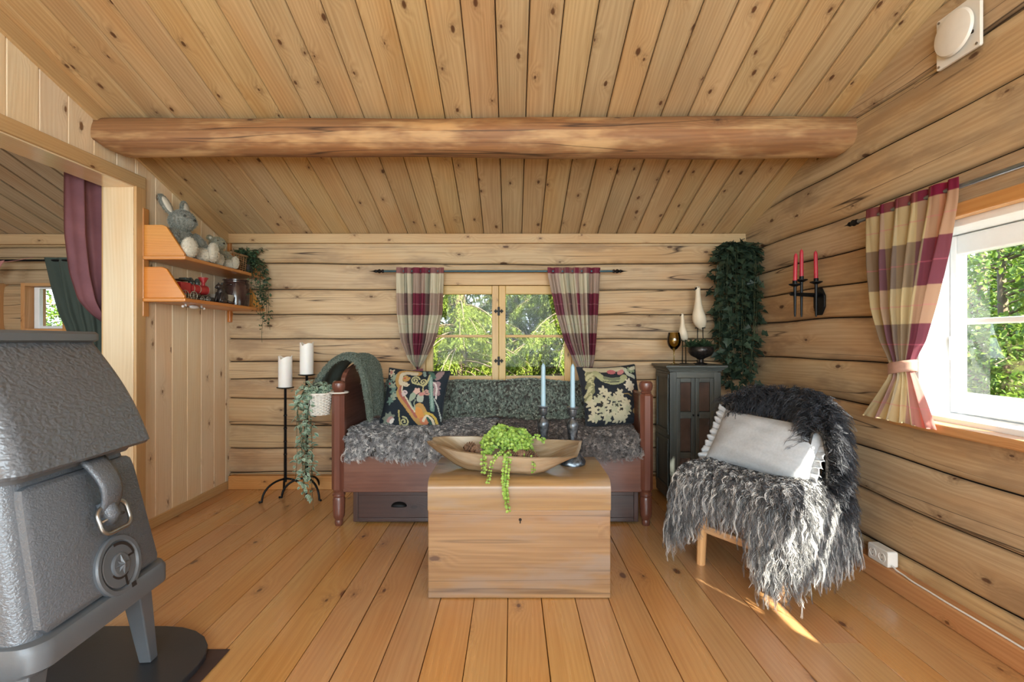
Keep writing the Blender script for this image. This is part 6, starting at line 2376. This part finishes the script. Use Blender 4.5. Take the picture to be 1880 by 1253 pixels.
def back_shell(prof, n=36, a0=-62, a1=76):
    an = np.radians(np.linspace(a0, a1, n))
    P = np.asarray(prof, float)
    d = np.r_[0, np.cumsum(np.linalg.norm(np.diff(P, axis=0), axis=1))]
    s = np.linspace(0, d[-1], 22)
    r, z = np.interp(s, d, P[:, 0]), np.interp(s, d, P[:, 1])
    fall = 1 - 0.32 * np.clip(np.abs(an) / an.max(), 0, 1) ** 3
    zz_ = 0.43 + (z[None] - 0.43) * fall[:, None]
    return np.stack([r[None] * np.sin(an)[:, None], 0.19 + r[None] * np.cos(an)[:, None], zz_], -1)


Xb = back_shell([(0.236, 0.44), (0.242, 0.80), (0.248, 0.815), (0.256, 0.80), (0.252, 0.44)])
mb = MB()
mb.grid(Xb)
mb.obj('backrest', M['chairw'], ch, smooth=True)


def put(X):
    """chair space to room space"""
    a = np.array(CHM)
    return X @ a[:3, :3].T + a[:3, 3]


M['fur_black'] = hairmat('black_longhair', (20, 21, 24), (58, 60, 66), 0.5, 0.4)
M['fur_grey'] = hairmat('silver_black_longhair', (36, 36, 38), (116, 117, 120), 0.42, 0.5, spec=0.5, grey=(206, 204, 200), grey_at=0.62)
Xb = put(back_shell([(0.290, 0.34), (0.286, 0.70), (0.272, 0.81), (0.248, 0.838), (0.226, 0.81), (0.222, 0.74)], a0=-66, a1=86))
up_ = np.cross(Xb[1, 10] - Xb[0, 10], Xb[0, 11] - Xb[0, 10])[2] > 0
rngf = np.random.default_rng(21)
skin('sheepskin', 'black long-haired sheepskin hung over the rounded chair back', 'sheepskin', Xb, M['pelt'], M['fur_black'], 5600, 0.125, up=up_, rng=rngf,
     segs=6, width=0.0015, bend=0.55, curl=0.010, freq=1.1, m=5, spread=0.010, jit=0.4, comb=(0, 0, 0.12))

# seat skin: falls over the edges and corners in long locks
na, nb = 90, 80
a_, b_ = np.linspace(-0.66, 0.66, na), np.linspace(-0.46, 0.36, nb)
A_, B_ = np.meshgrid(a_, b_, indexing='ij')
hx = 0.225
ex, ey = np.clip(np.abs(A_) - hx, 0, None), np.clip(-B_, 0, None)
r_e = np.sqrt(ex ** 2 + ey ** 2)
sg = np.sign(A_)
nx, ny = np.where(r_e > 0, ex / (r_e + 1e-9), 0), np.where(r_e > 0, ey / (r_e + 1e-9), 0)
rad = 0.045
ang = np.clip(r_e / rad, 0, PI / 2 * 0.95)
outw = rad * np.sin(ang) + np.clip(r_e - rad * PI / 2 * 0.95, 0, None) * 0.10
drop = rad * (1 - np.cos(ang)) + np.clip(r_e - rad * PI / 2 * 0.95, 0, None) * 0.985
topz = 0.468 + 0.02 * np.clip(np.abs(A_) / hx, 0, 1) ** 2 * (r_e == 0) + 0.02 * (r_e > 0)
X = np.stack([sg * (np.minimum(np.abs(A_), hx) + outw * nx), np.maximum(B_, 0) - outw * ny, topz - drop], -1)
lim = np.where(ny > 0.98, np.interp(np.abs(A_), [0.0, 0.09, 0.17, 0.225], [0.13, 0.17, 0.27, 0.34]), 0)
th_ = np.degrees(np.arctan2(ny, nx))
lim = np.where((r_e > 0) & (ny <= 0.98), np.interp(th_, [0, 20, 45, 75, 90], [0.24, 0.30, 0.36, 0.36, 0.34]), lim)
lim = np.where((A_ > 0.15) & (ny > 0.98), lim + 0.05, lim)
lim = np.where((A_ > 0) & (r_e > 0) & (ny <= 0.98), np.interp(th_, [0, 20, 45, 70, 90], [0.31, 0.32, 0.35, 0.39, 0.39]), lim)
keep = (r_e == 0) | (r_e < lim)
kc = keep[:-1, :-1] & keep[1:, :-1] & keep[:-1, 1:] & keep[1:, 1:]
XW = put(X)
idx = np.arange(na * nb).reshape(na, nb)
F = np.stack([idx[:-1, :-1], idx[1:, :-1], idx[1:, 1:], idx[:-1, 1:]], -1)[kc]
used, inv = np.unique(F, return_inverse=True)
mb = MB()
mb.add(XW.reshape(-1, 3)[used], inv.reshape(-1, 4))
sk = mb.obj('sheepskin', M['pelt'], smooth=True, solid=0.008)
tag(sk, 'silver and black long curly-haired sheepskin over the chair seat, hanging to the floor', 'sheepskin')
R, N, _ = sample_grid(XW, 8200, rngf, keep=kc.astype(float))
if N[:, 2].mean() < 0:
    N = -N
mb = MB()
L_ = np.where(R[:, 2] > 0.44, 0.075, 0.135)
strands(mb, R + N * 0.004, N, L_, segs=9, width=0.0012, bend=1.05, curl=0.0095, freq=2.0, m=8, spread=0.0075, jit=0.45, rng=rngf, floor=0.004)
mb.obj('fleece', M['fur_grey'], sk)

# linen pillow with ruffled ends
M['linen'] = plain('grey_linen', (174, 178, 182), 0.9, 0, 0.06, 90, 0.25, 500)
PM = CHM @ Matrix.Translation((0.0, 0.215, 0.605)) @ Matrix.Rotation(math.radians(-32), 4, 'X') @ Matrix.Rotation(math.radians(3), 4, 'Y')
pl_ = thing('linen_pillow', 'pale grey linen pillow with ruffled ends lying on the fur-covered chair', 'pillow', PM.translation, rot=PM.to_euler())
F_ = cushion_grid(0.515, 0.285, 0.15, 60, -1, 0.05, 0.004, 2)
B_2 = cushion_grid(0.515, 0.285, 0.15, 60, 1, 0.05, 0.004, 3)
mb = MB()
mb.grid(F_)
mb.grid(B_2[::-1])
mb.obj('cover', M['linen'], pl_, smooth=True)
for s in (-1, 1):
    n = 90
    v = np.linspace(-0.145, 0.145, n)
    ph_ = np.linspace(0, 2 * PI * 9, n)
    X = np.stack([np.stack([s * (0.254 + 0.040 * k - 0.012 * (1 - (v / 0.145) ** 2)), 0.016 * k * np.sin(ph_) + 0.006 * k * np.sin(ph_ * 2.3 + 1), v * (1 + 0.10 * k) + 0.008 * k * np.cos(ph_)], -1) for k in np.linspace(0, 1, 6)], 1)
    mb = MB()
    mb.grid(X)
    mb.obj('ruffle', M['linen'], pl_, smooth=True, solid=0.002)

# ------------------------------------------------------------------ wall vent, socket and cable
wv_ = thing('wall_vent', 'white round air vent on a square plate high on the right wall', 'vent', (1.718, 1.885, 2.285))
M['plastic'] = plain('white_plastic', (228, 226, 220), 0.4, var=0.03)
mb = MB()
q = rrect(0.185, 0.20, 0.008)
mb.ext((-0.006, 0, 0), (1, 0, 0), 0.012, (0, 1, 0), (0, 0, 1), q)
mb.obj('plate', M['plastic'], wv_, bevel=0.002)
mb = MB()
mb.lathe([(0.0, -0.036), (0.055, -0.034), (0.078, -0.028), (0.084, -0.020), (0.080, -0.018), (0.0, -0.020)], 40, axis='x')
mb.obj('cap', M['plastic'], wv_, smooth='auto')
mb = MB()
mb.lathe([(0.066, -0.02), (0.066, -0.005)], 36, axis='x')
for k in range(4):
    mb.box((-0.013, 0.072 * math.cos(k * PI / 2 + 0.5), 0.072 * math.sin(k * PI / 2 + 0.5)), (0.016, 0.01, 0.01))
mb.obj('collar', M['dark'], wv_)
for s in ((-1, -1), (1, -1), (-1, 1), (1, 1)):
    mb = MB()
    mb.lathe([(0.005, -0.009), (0.004, -0.006), (0, -0.009)], 10, (0, s[0] * 0.08, s[1] * 0.088), axis='x')
    mb.obj('screw', M['steel'], wv_)
so = thing('wall_socket', 'white double wall socket low on the right log wall above the baseboard', 'socket', (1.696, 2.245, 0.122))
mb = MB()
mb.ext((-0.022, 0, 0), (1, 0, 0), 0.046, (0, 1, 0), (0, 0, 1), rrect(0.125, 0.072, 0.010))
mb.obj('housing', M['plastic'], so, bevel=0.004)
for yq in (-0.028, 0.028):
    mb = MB()
    mb.lathe([(0.021, -0.023), (0.020, -0.0245), (0.019, -0.0225), (0, -0.0225)], 24, (0, yq, 0), axis='x')
    sc_ = mb.obj('outlet', M['plastic'], so, smooth='auto')
    for zq in (-0.0095, 0.0095):
        mb = MB()
        mb.lathe([(0.0026, -0.0232), (0, -0.0232)], 10, (0, yq, zq), axis='x')
        mb.add(np.array([(-0.0233, yq + 0.0026 * math.cos(t_), zq + 0.0026 * math.sin(t_)) for t_ in np.linspace(0, 2 * PI, 10, endpoint=False)]), [list(range(10))])
        mb.obj('pin_hole', M['black'], sc_)
mb = MB()
cp = np.array([(1.688, 2.184, 0.100), (1.684, 2.14, 0.094), (1.680, 2.05, 0.090), (1.679, 1.9, 0.0895), (1.680, 1.6, 0.0895), (1.679, 1.2, 0.0895), (1.680, 0.6, 0.0895), (1.680, 0.2, 0.0895)])
tq = np.linspace(0, 1, 60)
cc = np.stack([np.interp(tq, np.linspace(0, 1, len(cp)), cp[:, i]) for i in range(3)], -1)
cc[:, 0] += 0.0015 * np.sin(tq * 40)
for _ in range(4):
    cc[1:-1] = (cc[:-2] + 2 * cc[1:-1] + cc[2:]) / 4
mb.tube(cc, 0.0038, 8)
tag(mb.obj('power_cable', M['plastic'], smooth=True), 'thin white cable running from the wall socket along the right baseboard', 'cable')

# ------------------------------------------------------------------ the next room: curtains, rod and bunting
M['purple'] = plain('mauve_cloth', (128, 84, 92), 0.8, 0, 0.08, 5, c2=(104, 66, 76))
M['greencloth'] = plain('dark_green_cloth', (66, 76, 68), 0.9, 0, 0.08, 6)
M['pinkflag'] = plain('pink_bunting', (190, 130, 124), 0.9)
ones = lambda u, v: np.ones(u.shape + (4,))
zt = [2.025, 1.68, 1.47, 1.32, 1.24, 1.19]
pc = curtain('door_curtain', 'mauve curtain drawn aside in the doorway to the next room', (-2.335, 0, 0), (0, 1, 0), (-1, 0, 0), zt,
             [2.56, 2.575, 2.605, 2.655, 2.74, 2.83], [2.98, 2.98, 2.98, 2.98, 2.96, 2.92], [0.016, 0.02, 0.022, 0.02, 0.016, 0.010], 3.5, ones, M['purple'], nu=90, nv=90)
mb = MB()
mb.tube([(-2.335, 0.3, 2.012), (-2.335, 3.05, 2.012)], 0.009, 10)
tag(mb.obj('curtain_rod', M['iron'], smooth='auto'), 'dark rod above the doorway carrying the mauve curtain', 'curtain rod')
zt = [1.712, 1.68, 1.5, 1.3, 1.18, 0.9]
gc = curtain('curtain', 'dark green curtain beside the small window of the next room', (0, 3.585, 0), (1, 0, 0), (0, -1, 0), zt,
             [-3.42, -3.41, -3.36, -3.30, -3.24, -3.2], [-2.80, -2.80, -2.82, -2.84, -2.86, -2.88], [0.010, 0.014, 0.018, 0.02, 0.02, 0.02], 6, ones, M['greencloth'], nu=90, nv=60)
mb = MB()
mb.tube([(-4.6, 3.585, 1.69), (-2.75, 3.585, 1.69)], 0.008, 10)
tag(mb.obj('curtain_rod', M['iron'], smooth='auto'), 'dark curtain rod over the small window of the next room', 'curtain rod')
bu = thing('bunting', 'string of pink cloth pennants hung before the next room window', 'bunting', (-3.82, 3.45, 1.6))
mb = MB()
cx = np.linspace(-0.5, 0.45, 20)
cz = 0.06 + 0.25 * (cx ** 2) - 0.02
mb.tube(np.stack([cx, np.zeros(20), cz], -1), 0.002, 5)
mb.obj('cord', M['pinkflag'], bu)
for xq in (-0.36, -0.16, 0.04, 0.20):
    z_ = 0.04 + 0.25 * xq ** 2
    mb = MB()
    mb.ext((0, -0.001, 0), (0, 1, 0), 0.002, (1, 0, 0), (0, 0, 1), [(xq - 0.05, z_), (xq + 0.05, z_ + 0.02), (xq - 0.04, z_ - 0.12)])
    mb.obj('pennant', M['pinkflag'], bu)
# ------------------------------------------------------------------ outdoors: ground, spruces and leafy bushes
M['needles'] = leafmat('spruce_needles', (82, 100, 30), (134, 146, 54), 0.4, 0.55, 0.3)
M['needles_dark'] = leafmat('shade_coloured_spruce', (52, 68, 30), (92, 104, 44), 0.35, 0.6, 0.3)  # shade of the rear spruces put into a darker needle colour
M['leafy'] = leafmat('broad_leaves', (72, 104, 32), (122, 144, 52), 0.4, 0.45, 0.4)
M['bark'] = plain('bark', (122, 104, 82), 0.9, 0, 0.25, 14, 0.6, 30)
M['moss'] = plain('forest_ground', (98, 106, 58), 0.95, 0, 0.3, 3, c2=(70, 66, 44))
mb = MB()
bx(mb, -40, 40, -40, 60, -0.55, -0.45)
struct(mb.obj('ground', M['moss']))


def blades(mb, pos, d, length, width, rng):
    K = len(pos)
    d = unit(d)
    sd = unit(np.cross(d, rng.normal(0, 1, (K, 3))))
    L = np.broadcast_to(length, (K,))[:, None]
    w = width * L
    X = np.stack([pos, pos + d * L * 0.45 + sd * w, pos + d * L, pos + d * L * 0.45 - sd * w], 1)
    F = (np.arange(K) * 4)[:, None] + np.arange(4)[None]
    return mb.add(X.reshape(-1, 3), F, pid=rng.uniform(0, 1000, K))


def spruce(name, label, x, y, seed, h=5.0, nb=70, reach=1.35, mat='needles', z0=-0.45, group='spruces outside the windows', fine=1.0):
    rng = np.random.default_rng(seed)
    t = thing(name, label, 'tree', (x, y, z0), group=group)
    mt, mf = MB(), MB()
    mt.tube([(0, 0, -0.2), (0, 0, h * 0.5), (0, 0, h)], [0.13, 0.09, 0.02], 10)
    P, D = [], []
    for i in range(nb):
        z = 0.15 + (h * 0.72) * (i + rng.uniform(0, 1)) / nb
        a = rng.uniform(0, 2 * PI)
        L = reach * (1 - 0.55 * z / h) * rng.uniform(0.7, 1.1)
        o_ = np.array([math.cos(a), math.sin(a), 0])
        s = np.linspace(0, 1, 9)
        C = np.array([0, 0, z]) + o_ * (L * s)[:, None] + np.array([0, 0, 1.0]) * (0.10 * L * s - 0.42 * L * s ** 2)[:, None]
        mt.tube(C, 0.014 * (1 - 0.8 * s) + 0.002, 5)
        sd = np.array([-o_[1], o_[0], 0])
        nt = int(30 * L * fine)
        for q in rng.uniform(0.12, 1.0, nt):
            b = np.array([np.interp(q, s, C[:, k]) for k in range(3)])
            side = rng.choice([-1, 1]) * rng.uniform(0.2, 1.0)
            tl = rng.uniform(0.12, 0.30) * (1.15 - 0.5 * q)
            d0 = unit(sd * side + o_ * rng.uniform(0.2, 0.9) + np.array([0, 0, -rng.uniform(0.3, 1.6)]))
            m = int(22 * tl / 0.2)
            k = rng.uniform(0, 1, m)
            sag = np.array([0, 0, -0.35]) * tl
            P.append(b + d0 * (tl * k)[:, None] + sag * (k ** 2)[:, None])
            D.append(d0 * 0.9 + rng.normal(0, 0.55, (m, 3)) + np.array([0, 0, -0.15]))
    P, D = np.vstack(P), np.vstack(D)
    blades(mf, P, D, rng.uniform(0.028, 0.052, len(P)), 0.17, rng)
    mt.obj('trunk', M['bark'], t, smooth=True)
    mf.obj('foliage', M[mat], t)
    return t


s1 = spruce('spruce_tree', 'sunlit drooping spruce outside the left half of the back window', -0.85, 8.0, 1, nb=150, reach=1.7, fine=1.35)
s2 = spruce('spruce_tree', 'sunlit spruce outside the right half of the back window', 1.0, 8.3, 2, nb=150, reach=1.7, mat='needles', fine=1.35)
d1_ = spruce('spruce_tree', 'shade-coloured dense spruce standing behind the gap of the sunlit pair beyond the back window', 0.1, 10.3, 3, nb=170, reach=2.2, mat='needles_dark', fine=1.3)
for (x, y, rz, sc, src, lb) in ((-2.7, 9.2, 1.0, 1.1, s1, 'spruce behind and left of the sunlit pair beyond the back window'),
                           (2.7, 9.4, 3.9, 1.1, s2, 'spruce behind and right of the sunlit pair beyond the back window'),
                           (-2.3, 11.6, 2.0, 1.15, d1_, 'shade-coloured spruce in the far row on the left beyond the back window'),
                           (2.5, 11.8, 4.4, 1.15, d1_, 'shade-coloured spruce in the far row on the right beyond the back window')):
    c = copy_tree(src)
    c.location = (x, y, -0.45)
    c.rotation_euler = (0, 0, rz)
    c.scale = (sc, sc, sc)
    tag(c, lb, 'tree', 'spruces outside the windows')


def bush(name, label, x, y, seed, h=2.6, nbr=26, spread=1.0, leaf=0.055, z0=-0.45, nl=150, group='leafy trees outside the windows'):
    rng = np.random.default_rng(seed)
    t = thing(name, label, 'tree', (x, y, z0), group=group)
    mt, mf = MB(), MB()
    mt.tube([(0, 0, -0.1), (0.03, 0, h * 0.45), (0.0, 0.04, h * 0.95)], [0.06, 0.045, 0.01], 8)
    for i in range(nbr):
        z = h * rng.uniform(0.08, 0.9)
        a = rng.uniform(0, 2 * PI)
        L = spread * rng.uniform(0.55, 1.1) * (1.1 - 0.5 * z / h)
        o_ = np.array([math.cos(a), math.sin(a), rng.uniform(0.1, 0.7)])
        s = np.linspace(0, 1, 8)
        C = np.array([0.02, 0, z]) + o_ * (L * s)[:, None] + np.array([0, 0, -0.25 * L]) * (s ** 2)[:, None] + 0.04 * np.sin(s * 5 + i)[:, None] * np.array([1, -1, 0.3]) * s[:, None]
        mt.tube(C, 0.012 * (1 - 0.85 * s) + 0.0015, 5)
        q = rng.uniform(0.15, 1.0, nl)
        b = np.stack([np.interp(q, s, C[:, k]) for k in range(3)], -1) + rng.normal(0, 0.085, (nl, 3))
        d = unit(o_ * 0.6 + rng.normal(0, 0.7, (nl, 3)) + np.array([0, 0, -0.35]))
        leaves(mf, b, d, unit(rng.normal(0, 0.5, (nl, 3)) + np.array([0, 0, 1.0])), leaf * rng.uniform(0.6, 1.15, nl), 0.62, rng=rng)
    mt.obj('trunk', M['bark'], t, smooth=True)
    mf.obj('foliage', M['leafy'], t)
    return t


b1 = bush('leafy_tree', 'leafy tree close outside the right-hand window', 4.05, 4.05, 5, h=3.0, nbr=48)
for (x, y, rz, sc, lb) in ((5.4, 5.6, 1.3, 1.25, 'leafy tree farther out behind the one close to the right-hand window'), (5.6, 3.4, 2.6, 1.1, 'leafy tree near the front side of the view from the right-hand window'),
                           (3.6, 5.6, 4.0, 0.95, 'leafy tree at the far side of the view from the right-hand window'),
                           (-6.0, 6.7, 0.6, 0.95, 'leafy tree outside the small window of the next room'), (-7.6, 7.6, 5.0, 1.1, 'leafy tree behind the first one outside the next room window')):
    c = copy_tree(b1)
    c.location = (x, y, -0.45)
    c.rotation_euler = (0, 0, rz)
    c.scale = (sc, sc, sc)
    tag(c, lb, 'tree', 'leafy trees outside the windows')
c = copy_tree(s2)
c.location = (7.6, 7.4, -0.45)
c.rotation_euler = (0, 0, 0.4)
c.scale = (1.0, 1.0, 0.95)
tag(c, 'spruce standing far behind the leafy trees outside the right-hand window', 'tree', 'spruces outside the windows')
